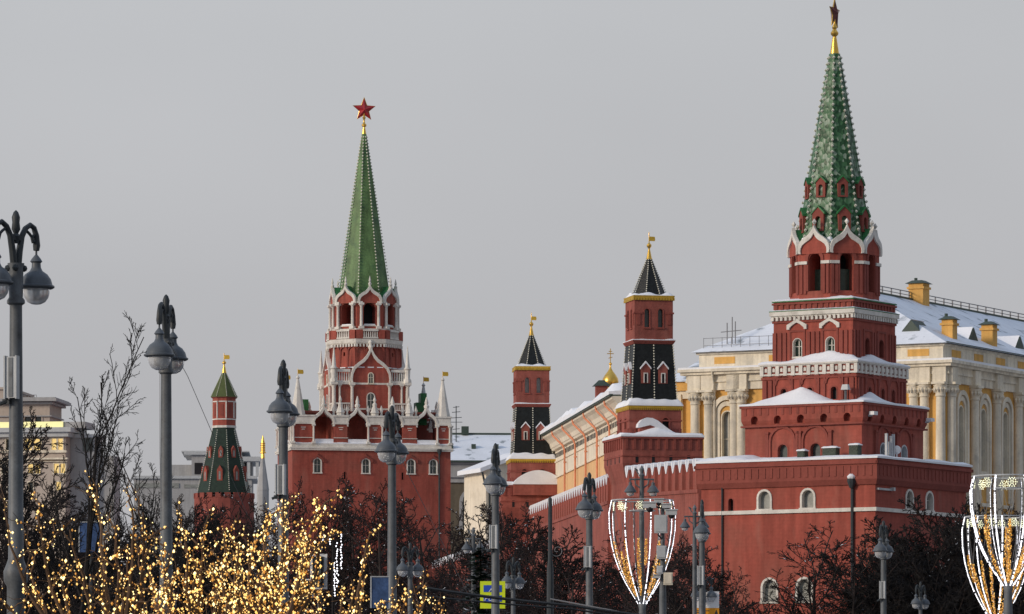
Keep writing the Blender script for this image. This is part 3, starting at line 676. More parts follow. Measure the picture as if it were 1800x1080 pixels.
    b = MB(); b.box(4.9, 5.2, Y0+1.2, Y1-1.1, zc0, zc1+1.5); b.piece(); b.box(-9, 9, 1.4, 1.7, zc0, zc1+1.5); b.builds('arcade_wall', TR, t, smooth=False)
    for (x, y, m_) in ((X0+.85, Y0+.85, W), (X1-.85, Y0+.85, W), (X1-1.4, Y1-.6, M['silver']), (X0+.85, Y1-.6, W)):
        b = MB(); b.ngon(8, .98, .86, ze, ze+.6, R(22.5), x, y); b.ngon(8, .84, .14, ze+.6, ze+4.6, R(22.5), x, y); b.lathe([(.12, ze+4.5), (.26, ze+4.7), (.05, ze+5.0)], 8, x, y); b.build('corner_spire', m_, t, smooth=False)
        flagvane(t, x, y, ze+4.8, .95)
    b = MB(); b.box(7.0, 8.4, 1.2, 2.8, ze-.5, ze+2.4); b.box(7.6, 8.4, 1.2, 2.8, ze+2.4, ze+3.6); b.piece(); b.box(-8.2, -7.0, 1.2, 2.8, ze-.5, ze+2.6); b.builds('roof_turret', M['green'], t, smooth=False)
    # cube
    a = 4.65; zt = 46.9; b = MB(); b.sq(a, 38.2, zt); o = b.build('storey', BR, t, smooth=False); c = MB()
    for k in (0, 3):
        for (z, w_, h_) in ((45.6+1.7-.6, .5, 1.25), (43.6, .85, 2.0)):
            if z < 46: win(t, face(k, a+.12), 0, z, w_, h_, W, M['glass'], None, .13, .3, .06, bars=True)
    cut(o, c)
    kk = MB(); kg = MB(); kr = MB(); cl_ = MB(); bl = MB(); rl = MB()
    for k in range(4):
        Mx = face(k, a)
        for q in (kk, kg, kr, cl_, bl, rl): q.M = Mx; q.piece()
        kg.extr([(-2.35, 42.9), (2.35, 42.9)]+ogee(4.7, 4.35, 46.9)[::-1], -.12, .35)
        kk.ring(ogee(5.1, 4.75, 46.85), ogee(4.6, 4.1, 46.85), -.38, .4); kk.lathe([(.22, 51.2), (.34, 51.5), (.22, 51.8), (.3, 52.1), (.12, 52.4)], 8, 0, 0)
        kr.extr(ogee(4.9, 4.5, 46.9)[::-1], .38, 1.6)
        for q in (-1, 1):
            colonette(cl_, q*2.42, -.2, 42.7, 46.95, .21)
            balustrade(bl, q*2.65, q*4.75, 46.95, 48.65, 7, .3) if q > 0 else balustrade(bl, -4.75, -2.65, 46.95, 48.65, 7, .3)
            bl.M = Mx @ Matrix.Translation((0, -.15, 0)); (balustrade(bl, 2.7, 4.6, 43.4, 44.4, 7, .2) if q > 0 else balustrade(bl, -4.6, -2.7, 43.4, 44.4, 7, .2)); bl.M = Mx
        rl.box(-a-.12, a+.12, -.14, .05, 46.72, 46.95); rl.box(-2.3, 2.3, -.25, .02, 43.5, 43.72)
        if k in (0, 3): win(t, Mx @ Matrix.Translation((0, -.13, 0)), 0, 46.9, .5, 1.25, M['stone'], M['glass'], None, .13, .3, .06, bars=True)
    kg.builds('ogee_gable', BR, t, smooth=False); kk.builds('ogee_moulding', W, t, smooth=False); kr.builds('gable_roof', M['green'], t, smooth=False); cl_.builds('colonette', W, t); bl.builds('balustrade', W, t, smooth=False); rl.builds('string_course', W, t, smooth=False)
    b = MB()
    for sx_, sy_ in ((-1, -1), (1, -1), (-1, 1), (1, 1)):
        x, y = sx_*(a+.1), sy_*(a+.1); b.piece(); colonette(b, x, y, 42.9, 47.0, .26); b.lathe([(.5, 47.0), (.5, 47.3), (.32, 47.6), (.36, 48.6), (.5, 48.75), (.3, 49.0), (.03, 51.7)], 8, x, y)
        for dx, dy in ((sx_*-.75, 0), (0, sy_*-.75)): colonette(b, x+dx, y+dy, 42.9, 46.9, .15)
    b.builds('corner_pinnacle', W, t)
    s = MB(); snowfield(s, -a, a, -a, a, zt+.02, lambda x, y: .08+.1*(.5+nz2(x, y, .8, 8)), 20, 20); s.build('snow_cover', M['snow'], t)
    # drum
    b = MB(); b.oct(5.0, 4.72, zt, 52.0); o = b.build('drum', BR, t, smooth=False); c = MB(); rf = MB()
    for k in range(8):
        ap = 4.62*math.cos(R(22.5))+.33
        rf.piece(); rf.M = face(k, ap-.16, 45)
        for u in (-1.22, 0, 1.22): rf.ring(arch(1.2, 2.75, 8, 48.9, u), arch(.96, 2.6, 8, 48.9, u), -.13, .2)
        c.M = face(k, ap, 45); c.box(-.14, .14, -.5, .6, 50.4, 50.9) if k%2 else None
        rf.box(-1.9, 1.9, -.1, .2, 48.6, 48.85)
    cut(o, c); rf.builds('wall_relief', TR, t, smooth=False)
    s = MB()
    for k in (7, 0, 1, 6):
        s.M = face(k, 4.62*math.cos(R(22.5))+.3, 45)
        for u in (-1.2, 0, 1.2): s.piece(); s.box(u-.4, u+.4, -.22, .1, 48.86, 48.98)
    s.builds('snow_patch', M['snow'], t, smooth=False)
    b = MB(); b.oct(5.0, 5.08, 52.05, 52.55); b.oct(4.85, 5.0, 51.9, 52.06)
    for k in range(8):
        b.M = face(k, 4.55, 45)
        for i in range(9): u = -1.75+i*3.5/8; b.box(u-.1, u+.1, -.12, .1, 51.55, 51.92)
    b.build('dentil_cornice', W, t, smooth=False)
    # gallery
    b = MB(); b.oct(4.45, 4.45, 52.5, 53.75); b.build('gallery_wall', TR, t, smooth=False)
    bl = MB(); pr = MB()
    for k in range(8):
        Mx = face(k, 4.52, 45); bl.M = pr.M = Mx
        bl.M = Mx @ Matrix.Translation((0, -.12, 0)); balustrade(bl, -.98, .98, 52.6, 53.75, 7, .22)
        pr.M = Mx
        for q in (-1.42, 1.42): pr.piece(); pr.box(q-.42, q+.42, -.2, .3, 52.55, 53.7)
    bl.builds('balustrade', W, t, smooth=False); pr.builds('gallery_post', BR, t, smooth=False)
    b = MB(); b.oct(4.75, 4.75, 53.7, 53.88); b.build('string_course', W, t, smooth=False)
    # belfry
    ap = 3.95; Rc = ap/math.cos(R(22.5)); b = MB(); b.oct(Rc, Rc, 53.8, 57.5); o = b.build('belfry', BR, t, smooth=False); c = MB(); cl_ = MB(); fr = MB(); sn = MB()
    for k in range(8):
        Mx = face(k, ap, 45); c.M = cl_.M = fr.M = sn.M = Mx
        c.extr(arch(1.55, 2.85, 10, 54.35)[::-1], -.5, 2.3)
        for q in (-1.12, 1.12): colonette(cl_, q, -.26, 53.85, 57.15, .19)
        fr.piece(); fr.box(-.85, .85, -.1, .05, 54.2, 54.36); fr.box(-1.62, -.95, -.3, .05, 57.1, 57.35); fr.box(.95, 1.62, -.3, .05, 57.1, 57.35)
        sn.piece(); sn.box(-.7, .7, 0, .5, 54.36, 54.5)
    cut(o, c); cl_.builds('colonette', W, t); fr.builds('impost_band', W, t, smooth=False); sn.builds('snow_patch', M['snow'], t, smooth=False)
    b = MB(); b.oct(2.0, 2.0, 53.9, 57.3); b.build('shade_core', M['dark'], t, smooth=False)  # near-black lining stands in for the shade behind the belfry arches
    b = MB(); b.lathe([(.75, 55.2), (.7, 55.35), (.5, 55.9), (.42, 56.3), (.2, 56.5)], 12, -1.4, -1.9); b.build('bell', M['irondark'], t)
    g1 = MB(); g2 = MB(); g3 = MB()
    for k in range(8):
        Mx = face(k, ap+.1, 45); g1.M = g2.M = g3.M = Mx
        g1.ring(ogee(3.05, 2.35, 57.15), ogee(2.5, 1.8, 57.1), -.25, .15); g1.lathe([(.12, 59.3), (.24, 59.6), (.1, 59.8), (.16, 60.0), (.02, 60.6)], 7, 0, -.05)
        g2.extr(ogee(2.6, 1.85, 57.15)[::-1], -.04, .14)
        g3.extr(ogee(2.95, 2.25, 57.15)[::-1], .12, 1.4)
    g1.builds('ogee_moulding', W, t, smooth=False); g2.builds('ogee_gable', BR, t, smooth=False); g3.builds('gable_roof', M['green'], t, smooth=False)
    b = MB(); b.oct(4.35, 3.3, 57.35, 58.4); b.build('eaves_roof', M['green'], t, smooth=False)
    zt = PZ(236, D); b = MB(); b.oct(3.5, .3, 57.5, zt); b.m = 1; beads(b, 3.5, .3, 58.3, zt-.2, 50, .125); b.build('spire', [M['spiregreen'], M['bead']], t, smooth=False)
    b = MB(); b.lathe([(.3, zt-.2), (.2, zt+.5), (.14, zt+.9), (.3, zt+1.0), (.32, zt+1.2), (.14, zt+1.4), (.1, zt+1.8), (.22, zt+2.1), (.12, zt+2.3), (.08, zt+2.9)], 10); b.build('finial', M['gold'], t)
    sb = MB(); sb.M = Matrix.Rotation(R(-12+14), 4, 'Z'); star(sb, (0, 0, PZ(193, D)), 1.55, .35); sb.build('star', [M['starred'], M['gold']], t, smooth=False)
tall_tower()

# ---------------------------------------------------------------- far corner tower
def corner_tower():
    D = 850.0; t = thing('corner_tower', 'small distant round red tower between two dark green tents behind the bare trees', 'tower', (PX(394, D), D, 0), R(-8))
    BR = M['brick']; W = M['white']
    z = lambda p: PZ(p, D)
    b = MB(); b.ngon(16, 5.4, 5.15, 0, z(876)); b.build('base_drum', M['brick2'], t, smooth=False)
    b = MB()
    for k in range(20):
        b.piece(); b.M = Matrix.Rotation(R(18*k), 4, 'Z'); b.box(4.75, 5.15, -.5, .5, z(877), z(868))
    b.builds('merlon', M['brick2'], t, smooth=False)
    b = MB(); b.oct(4.6, 1.95, z(868), z(753)); b.m = 1; beads(b, 4.6, 1.95, z(865), z(756), 30, .12); b.build('lower_tent', [M['darkgreen'], M['bead']], t, smooth=False)
    for zz, w_, h_ in ((z(847), .95, 2.6), (z(806), .8, 2.0)):
        for k in range(8):
            r = (4.6+(1.95-4.6)*(zz-z(868))/(z(753)-z(868)))*math.cos(R(22.5)); Mx = face(k, r+.05, 45)
            b = MB(); b.M = Mx; b.extr([(-w_/2, zz), (w_/2, zz), (w_/2, zz+h_*.7), (0, zz+h_), (-w_/2, zz+h_*.7)], 0, 1.0); o = b.build('dormer', BR, t, smooth=False)
            b = MB(); b.M = Mx; b.box(-.16, .16, -.03, .03, zz+.2, zz+h_*.6); b.build('opening', M['glassgrey'], o, smooth=False)
    b = MB(); b.oct(2.1, 2.1, z(753), z(749)); b.oct(2.08, 2.08, z(739), z(737)); b.build('string_course', W, t, smooth=False)
    b = MB(); b.oct(2.0, 2.0, z(749), z(700)); b.build('storey', BR, t, smooth=False)
    b = MB(); d = MB()
    for k in range(8):
        b.M = d.M = face(k, 1.86, 45)
        b.piece(); d.piece(); b.box(.62, .8, -.1, .05, z(736), z(706)); b.box(-.55, .55, -.08, .02, z(708), z(706)); d.box(-.26, .26, -.03, .03, z(732), z(712))
    b.builds('pilaster', W, t, smooth=False); d.builds('niche', M['brick2'], t, smooth=False)
    b = MB(); b.oct(2.1, 2.3, z(701), z(699)); b.build('cornice', M['brick2'], t, smooth=False)
    b = MB(); b.oct(2.32, .35, z(699), z(655)); b.m = 1; beads(b, 2.32, .35, z(698), z(656), 18, .095); b.build('spire', [M['tentgreen'], M['bead']], t, smooth=False)
    b = MB(); b.lathe([(.4, z(656)), (.2, z(645)), (.1, z(641)), (.34, z(639)), (.34, z(637)), (.08, z(634)), (.05, z(621))], 10); b.build('finial', M['gold'], t)
    flagvane(t, 0, 0, z(637), 1.25)
corner_tower()

# ---------------------------------------------------------------- crenellated walls
def brick_wall(label, p0, p1, ztop, mw, gap, mh=2.3, notch=.8, tilt=0):
    p0 = Vector((*p0, 0)); p1 = Vector((*p1, 0)); L = (p1-p0).length; d = (p1-p0)/L
    t = thing('crenellated_wall', label, 'wall', p0, math.atan2(d.y, d.x)); zb = ztop-mh; t.rotation_euler.y = tilt
    b = MB(); b.box(0, L, -.9, .9, -.2, zb-.3); b.box(0, L, -1.0, 1.0, zb-.3, zb); b.build('rampart', M['brickold'], t, smooth=False)
    n = int(L/(mw+gap)); m = MB(); s = MB()
    proto = None
    for i in range(n):
        u = (i+.5)*L/n
        if i == 0:
            m.extr([(-mw/2, 0), (mw/2, 0), (mw/2, mh-.15), (mw*.3, mh), (mw*.12, mh-notch), (-mw*.12, mh-notch), (-mw*.3, mh), (-mw/2, mh-.15)], -.9, -.35)
            me = m.mesh('merlon', M['brick'], smooth=False)
            s.extr([(-mw*.53, mh-.17), (-mw*.1, mh-notch-.02), (mw*.1, mh-notch-.02), (mw*.53, mh-.17), (mw*.52, mh+.02), (mw*.3, mh+.16), (mw*.08, mh-notch+.3), (-mw*.08, mh-notch+.3), (-mw*.3, mh+.16), (-mw*.52, mh+.02)], -.97, -.28)
            ms = s.mesh('snow_cap', M['snow'], smooth=False)
        if i < 100:
            o = bpy.data.objects.new('merlon', me); col.objects.link(o); o.parent = t; o.location = (u, 0, zb)
            q = bpy.data.objects.new('snow_cap', ms); col.objects.link(q); q.parent = o
    k = MB(); snowfield(k, 0, L, -.35, 1.05, zb, lambda x, y: .25+.2*nz2(x, y, .7, 2), max(8, int(L)), 4); k.build('snow_cover', M['snow'], t)
    return t
def gp(px, d): return (PX(px, d), d)
brick_wall('near battlement of swallow tail merlons capped with icicled snow, climbing to the stepped tower', gp(1112, 434), gp(1244, 399), 25.2, 1.6, 1.35, 2.3, .85, .036)
brick_wall('receding battlement with a continuous snow rim below the cream building', gp(930, 542), gp(1086, 452), 26.4, 1.5, .75, 2.3, .8, .0095)
brick_wall('low far wall among the trees between the star tower and the black tents', gp(772, 632), gp(905, 548), 24.0, 1.5, .7)
brick_wall('distant red wall behind bare trees from the star tower towards the small round tower', gp(420, 845), gp(524, 650), 22.0, 1.5, .7)
brick_wall('dark far end of red wall left of the small round tower', gp(250, 930), gp(372, 848), 30.0, 1.5, .7)

# ---------------------------------------------------------------- the colonnaded palace behind the near tower
def palace():
    D = 430.0; t = thing('palace', 'yellow palace with pale columns and a snowy chimneyed roof behind the stepped tower', 'building', (PX(1663, D)*1.06, D*1.06, EYE*(1-1.06)), R(-28)); t.scale = (1.06,)*3
    Y = M['yellow']; S = M['stone']; L = 24.3; Dp = 70.0
    b = MB(); b.box(-L, 0, 0, Dp, -.2, 32.4); o = b.build('wall', Y, t, smooth=False); c = MB()
    F0 = Matrix.Identity(4); FR = Matrix.Rotation(R(90), 4, 'Z')          # FR: u runs back along the shaded side
    sur = MB()
    def bay(Mx, u):
        sur.M = Mx; sur.piece(); sur.ring(arch(2.7, 9.7, 12, 22.2, u), arch(2.05, 9.3, 12, 22.2, u), -.28, .1); sur.ring(arch(2.0, 8.9, 10, 22.5, u), arch(1.35, 8.5, 10, 22.5, u), -.14, .1)
        sur.box(u-1.0, u+1.0, -.16, .1, 24.6, 25.0); sur.box(u-1.15, u+1.15, -.4, .1, 22.0, 22.3)
        w = win(t, Mx, u, 25.1, 1.0, 5.4, S, M['glassgrey'], c, .1, .4, .06, round=True, bars=True)
        win(t, Mx, u, 18.5, 1.1, 3.0, S, M['glassgrey'], c, .15, .4, .06, bars=True)
    for u in (-20.8, -15.9, -11, -6.4): bay(F0, u)
    for k in range(13): bay(FR, 3.2+k*5)
    cut(o, c); sur.builds('arch_surround', S, t, smooth=False)
    # entablature that steps forward over the columns
    b = MB(); e = .35
    for z0, z1, p in ((32.4, 33.1, .25), (33.1, 33.3, .4), (33.3, 33.75, .35), (33.75, 34.0, .75), (34.0, 34.25, .95)): b.box(-L-p, p, -p, Dp, z0, z1)
    cols0 = (-23.8, -22.5, -20.0+.0, -19.3, -13.5, -8.7, -2.9, -1.9, -.4); colsR = [.6]+[5.7+5*k for k in range(13)]
    for u in cols0: b.box(u-.62, u+.62, -.6, -.2, 32.4, 33.7)
    for u in colsR: b.box(.2, .62, u-.65, u+.65, 32.4, 33.7)
    b.build('entablature', S, t, smooth=False)
    b = MB(); b.box(-L+.5, -.5, .5, Dp-.5, 34.2, 35.75); b.box(-L+.3, -.3, .3, Dp-.3, 35.6, 35.8); b.build('attic', S, t, smooth=False)
    b = MB()
    for u in (-21.3, -16, -11, -6, -2.8): b.piece(); b.box(u-1.0, u+1.0, .46, .52, 34.75, 35.35)
    for k in range(13): b.piece(); b.box(-.52, -.46, 2.4+5*k, 4.4+5*k, 34.75, 35.35)
    b.builds('attic_panel', Y, t, smooth=False)
    s = MB()
    s.box(-L-.9, .9, -.9, .45, 34.25, 34.42); s.box(-.45, .9, .45, Dp, 34.25, 34.45); s.build('snow_ledge', M['snow'], t, smooth=False)
    for Mx, us in ((F0, cols0), (FR, colsR)):
        for u in us:
            cb = MB(); cb.M = Mx
            cb.lathe([(.47, 14), (.46, 18), (.44, 24), (.4, 31.1)], 12, u, -.25)
            cb.lathe([(.4, 31.1), (.48, 31.2), (.44, 31.35), (.5, 31.7), (.66, 32.1), (.56, 32.2)], 10, u, -.25); cb.box(u-.62, u+.62, -.88, .1, 32.2, 32.4)
            for q in range(7): a = R(180+30*q); cb.octa((u+.56*math.cos(a), -.25+.56*math.sin(a), 31.75), .16, .3)
            cb.build('column', S, t)
    b = MB(); b.add([(-L-.1, -.1, 35.8), (.1, -.1, 35.8), (.1, Dp, 35.8), (-L-.1, Dp, 35.8), (-L/2, 10, 41.6), (-L/2, Dp, 41.6)], [(0, 1, 4), (1, 2, 5, 4), (3, 0, 4, 5), (2, 3, 5), (0, 3, 2, 1)]); b.build('roof', M['roofsnow'], t, smooth=False)
    b = MB(); b.box(-L+.2, -.2, .15, .3, 35.8, 35.92); b.box(-.3, .05, .15, Dp, 35.8, 35.92)
    b.box(-L/2-.3, -L/2+.3, 9.8, Dp, 41.4, 41.65); b.build('roof_edging', M['roofdark'], t, smooth=False); b = MB()
    for i in range(30): b.box(-L/2-.05, -L/2+.05, 10+i*2, 10.1+i*2, 41.6, 42.25)
    b.box(-L/2-.04, -L/2+.04, 9.8, Dp, 42.2, 42.27); b.box(-L/2-.04, -L/2+.04, 9.8, Dp, 41.9, 41.95); b.build('snow_guard', M['wire'], t, smooth=False)
    for x, y, z0, z1, w in ((-11.6, 21, 40.4, 43.0, .72), (-1.9, 5.2, 36.0, 38.2, .52), (-1.9, 14.2, 36.0, 38.4, .54), (-11, 52, 40.5, 43, .7)):
        b = MB(); b.box(x-w, x+w, y-w, y+w, z0, z1); b.box(x-w-.12, x+w+.12, y-w-.12, y+w+.12, z1-.5, z1-.3); o = b.build('chimney', Y, t, smooth=False)
        b = MB(); b.rect_frus(x-w-.25, x+w+.25, y-w-.25, y+w+.25, z1, z1+.3, .5); b.tube([(x-.3, y, z1+.2), (x-.3, y, z1+.55)], .15, 6); b.build('cap', M['roofdark'], o, smooth=False)
    for x, y, z0 in ((-4.2, 3.2, 36.9), (-3.2, 11.2, 36.8), (-3.2, 22, 36.8), (-8, 2.4, 36.6)):
        b = MB(); b.M = Matrix.Translation((x, y, z0)) @ (FR if x > -4 else F0); b.extr([(-1.0, 0), (1.0, 0), (0, 1.15)], -1.1, 1.6); o = b.build('roof_dormer', M['roofdark'], t, smooth=False)
        s = MB(); s.M = b.M; s.add([(-1.05, -1.0, .06), (0, -1.0, 1.24), (0, 1.9, 1.24), (-1.05, 1.9, .06)], [(0, 1, 2, 3)]); s.build('snow_patch', M['snow'], o)
    b = MB()
    for i in range(16): b.tube([(-L+.9+i*.9, .6, 35.8), (-L+.9+i*.9, .6, 37.1)], .025, 4)
    for zz in (36.4, 37.05): b.tube([(-L+.9, .6, zz), (-9.6, .6, zz)], .022, 4)
    for u, h in ((-21.4, 2.6), (-20.9, 3.1), (-20.6, 2.7)): b.tube([(u, 1.2, 35.8), (u, 1.2, 35.8+h)], .05, 5)
    b.tube([(-22, 1.2, 37.6), (-20, 1.2, 37.7)], .04, 4); b.build('roof_railing', M['wire'], t)
    for u in (-21.9, -6.9):
        b = MB(); b.tube([(u, -.9, 34.2), (u, -.35, 32.2), (u, -.3, 14)], .09, 6); b.build('downpipe', S, t)
    b = MB(); b.M = FR; b.tube([(17, -1.0, 34.2), (17, -.35, 32.2), (17, -.3, 14)], .09, 6); b.build('downpipe', S, t)
    # set back wing at the left end
    b = MB(); b.box(-L-3.2, -L, 2.2, 30, -.2, 32.6); b.box(-L-3.2, -L, 1.7, 30, 32.6, 33.4); o = b.build('wing', Y, t, smooth=False)
    b = MB(); b.box(-L-.95, -L-.1, 1.75, 2.3, 10, 32.3); b.box(-L-2.8, -L-1.9, 1.75, 2.3, 10, 32.3); b.box(-L-3.2, -L, 1.9, 2.3, 31.9, 32.7); b.build('pilaster', S, o, smooth=False)
    b = MB(); b.add([(-L-3.5, 1.4, 33.4), (-L, 1.4, 33.4), (-L, 16, 38.2), (-L-3.5, 16, 38.2)], [(0, 1, 2, 3)]); b.build('wing_roof', M['roofsnow'], o)
palace()

# ---------------------------------------------------------------- the long cream building with copper pipes
def cream():
    A = Vector((*gp(971, 536), 0)); B = Vector((*gp(1100, 471), 0)); L = (B-A).length; d = (B-A)/L
    t = thing('long_building', 'long cream and apricot building with copper downpipes under a snow laden eave', 'building', A, math.atan2(d.y, d.x))
    b = MB(); b.box(0, L, 0, 4.4, -.2, 29.5); b.build('apricot_wall', M['apricot'], t, smooth=False)
    b = MB(); b.box(0, L, 0, 4.4, 29.5, 33.6); b.box(-.06, L, -.12, .1, 31.1, 31.25); b.box(-.06, L, -.16, .1, 29.42, 29.6)
    prof = [(.02, 32.35), (-.35, 32.4), (-.42, 32.6), (-.5, 32.65), (-.62, 33.1), (-.95, 33.5), (-1.3, 33.75), (-1.3, 34.0), (.02, 34.0)]
    n = len(prof); b.add([(-.5, y, z) for y, z in prof]+[(L, y, z) for y, z in prof], [(k, n+k, n+(k+1)%n, (k+1)%n) for k in range(n)]+[tuple(range(n)), tuple(range(2*n-1, n-1, -1))]); b.build('cream_wall', M['cream'], t, smooth=False)
    b = MB(); k = 0; u = .5
    while u < L: b.piece(); b.box(u, u+.6, -.04, .05, 31.6, 32.1); u += 1.25
    b.builds('frieze_opening', M['dark'], t, smooth=False)
    b = MB(); b.box(-1.1, L, -1.55, -1.2, 33.98, 34.2); b.box(-1.1, L, -1.5, 4.6, 34.0, 34.12); b.build('gutter', M['roofdark'], t, smooth=False)
    s = MB(); snowfield(s, -1.15, L, -1.62, 4.6, 34.16, lambda x, y: .35+(y+1.6)*.16+.55*(.5+nz2(x, y, .28, 4))*(1.2 if y < 1 else .8), int(L*1.5), 10); s.build('snow_cover', M['snow'], t)
    m_per = lambda px: None
    def upx(px):                                   # distance along the facade of a photograph column
        lo, hi = 0, L
        for _ in range(40):
            m = (lo+hi)/2; P = A+d*m
            if 900+F*P.x/P.y < px: lo = m
            else: hi = m
        return lo
    for px in (997, 1015.5, 1034, 1054, 1076, 1092):
        u = upx(px); p = MB(); p.tube([(u-2.4, -1.35, 33.9), (u-2.3, -1.3, 33.5), (u-.4, -.4, 32.3), (u, -.28, 31.8), (u, -.24, 2)], .105, 7)
        for z in (30.5, 27, 24): p.lathe([(.17, z), (.17, z+.15)], 7, u, -.24)
        p.build('downpipe', M['copper'], t)
    p = MB(); p.tube([(-1.0, -1.4, 33.9), (-1.6, -1.2, 33.5), (.0, -.5, 31.9)], .1, 6); p.build('downpipe', M['copper'], t)
    p = MB(); u = upx(1000); p.box(u-.6, u+.6, 2.8, 4.0, 34, 38.4); o = p.build('chimney', M['brick2'], t, smooth=False); p = MB(); p.rect_frus(u-.85, u+.85, 2.5, 4.3, 38.4, 39.0, .6); p.build('cap', M['roofdark'], o, smooth=False)
cream()

# ---------------------------------------------------------------- far buildings
def far_roof():
    D = 700.0; k = D/F; t = thing('far_building', 'dim brown building with a snowy tin roof right of the star tower', 'building', (PX(838, D), D, 0), R(4))
    b = MB(); b.box(-6.5, 9, 0, 18, -.2, 37.6); b.build('wall', M['brownfac'], t, smooth=False)
    b = MB(); b.box(-6.6, 9, -.25, .1, 37.6, 38.3); b.box(-6.6, 9, -.55, 18, 38.3, 40.2); b.box(-6.7, 9, -.9, 18, 40.2, 40.5); b.build('cornice', M['greyfac'], t, smooth=False)
    b = MB(); n = 30
    b.add([(-6.9, -1.1, 40.5), (9.2, -1.1, 40.5), (9.2, 9, 44.9), (-6.9, 9, 44.9), (9.2, 18, 40.5), (-6.9, 18, 40.5)], [(0, 1, 2, 3), (3, 2, 4, 5), (0, 3, 5), (1, 4, 2), (0, 5, 4, 1)]); b.build('roof', M['roofsnow'], t, smooth=False)
    b = MB(); b.box(-6.9, 9.2, 8.8, 9.2, 44.8, 45.1); b.box(-7, 9.2, -1.2, -1.0, 40.4, 40.65)
    for x in (-3.4, -.2, 3): b.box(x-.3, x+.3, 3.5, 4.4, 42.4, 43.2)
    b.box(-1.6, -.6, 8.4, 9.4, 44.8, 46); b.build('roof_edging', M['roofdark'], t, smooth=False)
    f = win(t, Matrix.Identity(4), -.5, 31.2, 3.0, 5.2, M['greyfac'], M['glass'], None, .45, .3, .2, bars=True)
    D2 = 610.0; t2 = thing('gable_wing', 'narrow pale house end with a dark gutter pipe beside the farther black tent', 'building', (PX(868, D2), D2, 0), R(20))
    b = MB(); b.box(-1.0, 4, 0, 8, -.2, 34.5); b.add([(-1.0, 0, 34.5), (4, 0, 34.5), (4, 0, 36.4), (-1.0, 8, 34.5), (4, 8, 34.5), (4, 8, 36.4)], [(0, 1, 2), (3, 5, 4), (1, 4, 5, 2)]); b.build('wall', M['cream'], t2, smooth=False)
    b = MB(); b.add([(-1.9, -.5, 34.2), (4.2, -.5, 36.5), (4.2, 8, 36.5), (-1.9, 8, 34.2), (-1.9, -.5, 34.7), (4.2, -.5, 37.0), (4.2, 8, 37.0), (-1.9, 8, 34.7)], [(0, 3, 2, 1), (4, 5, 6, 7), (0, 1, 5, 4), (3, 7, 6, 2), (0, 4, 7, 3), (1, 2, 6, 5)]); b.build('snow_roof', M['snow'], t2, smooth=False)
    b = MB(); b.tube([(-1.7, -.6, 34.2), (-1.2, -.3, 32.6), (-.6, -.15, 31.8), (-.6, -.15, 5)], .13, 6); b.build('downpipe', M['irondark'], t2)
    an = thing('roof_antenna', 'tall thin television antenna standing over the snowy far roof', 'antenna', (PX(801, D), D+6, 43), 0)
    b = MB(); b.tube([(0, 0, 0), (0, 0, PZ(714, D+6)-43)], .07, 5); b.build('mast', M['irondark'], an)
    b = MB(); zt = PZ(714, D+6)-43
    for q, w in ((.2, .45), (.9, .6), (1.7, .8), (3.3, .5)): b.tube([(-w, 0, zt-q), (w, 0, zt-q+.1)], .045, 4)
    b.build('aerial', M['irondark'], an)
    mp = thing('roof_mast', 'thin bent cable mast leaning off the star tower arcade', 'mast', (PX(792, 636), 636, 40), 0)
    b = MB(); b.tube([(-1.5, 0, 2.0), (1.5, 0, 2.0)], .04, 4); b.tube([(-.2, 0, 0), (-.2, 0, 2.4)], .05, 4); b.build('pole', M['wire'], mp)
far_roof()

def dome_church():
    D = 560.0; k = D/F; t = thing('church_dome', 'gilded onion dome with a cross showing over the cream building roof', 'dome', (PX(1073, D), D, 0), 0)
    z = lambda p: PZ(p, D)
    b = MB(); b.lathe([(.9, 20), (.72, 38), (.72, z(682)), (.85, z(681))], 16); b.build('drum', M['goldpaint'], t)
    b = MB(); b.lathe([(.62, z(683)), (.78, z(679)), (.92, z(672)), (.86, z(666)), (.6, z(659)), (.3, z(653)), (.12, z(648)), (.07, z(642))], 18); b.build('onion', M['gold'], t)
    b = MB(); b.lathe([(.05, z(643)), (.17, z(641)), (.17, z(639)), (.05, z(637))], 8); b.tube([(0, 0, z(640)), (0, 0, z(613))], .05, 5); b.tube([(-.38, 0, z(622)), (.38, 0, z(622))], .045, 4); b.tube([(-.2, 0, z(618)), (.2, 0, z(618))], .04, 4); b.tube([(-.22, 0, z(630)), (.22, 0, z(628))], .04, 4); b.build('cross', M['gold'], t)
    b = MB(); b.box(-1.5, 3, 0, 4, 0, 38); b.build('wall', M['white'], t, smooth=False)
dome_church()

def gold_spire():
    D = 950.0; t = thing('spire_tower', 'slim far spire with a gold needle on a pale tent, left of the star tower', 'tower', (PX(462, D), D, 0), 0); z = lambda p: PZ(p, D)
    b = MB(); b.ngon(8, 1.15, 1.15, 0, z(862)); b.ngon(8, 1.2, .34, z(862), z(806)); b.build('tent', M['greyfac'], t, smooth=False)
    b = MB(); b.ngon(8, .42, .3, z(806), z(796)); b.ngon(8, .6, .6, z(797), z(795)); b.ngon(8, .46, .42, z(795), z(780)); b.ngon(8, .42, .08, z(780), z(766)); b.build('needle', M['gold'], t, smooth=False)
    b = MB()
    for q in (0, 1, 2, 3): b.ngon(8, .49, .49, z(792-4*q), z(791.2-4*q))
    b.build('red_band', M['brick'], t, smooth=False)
gold_spire()

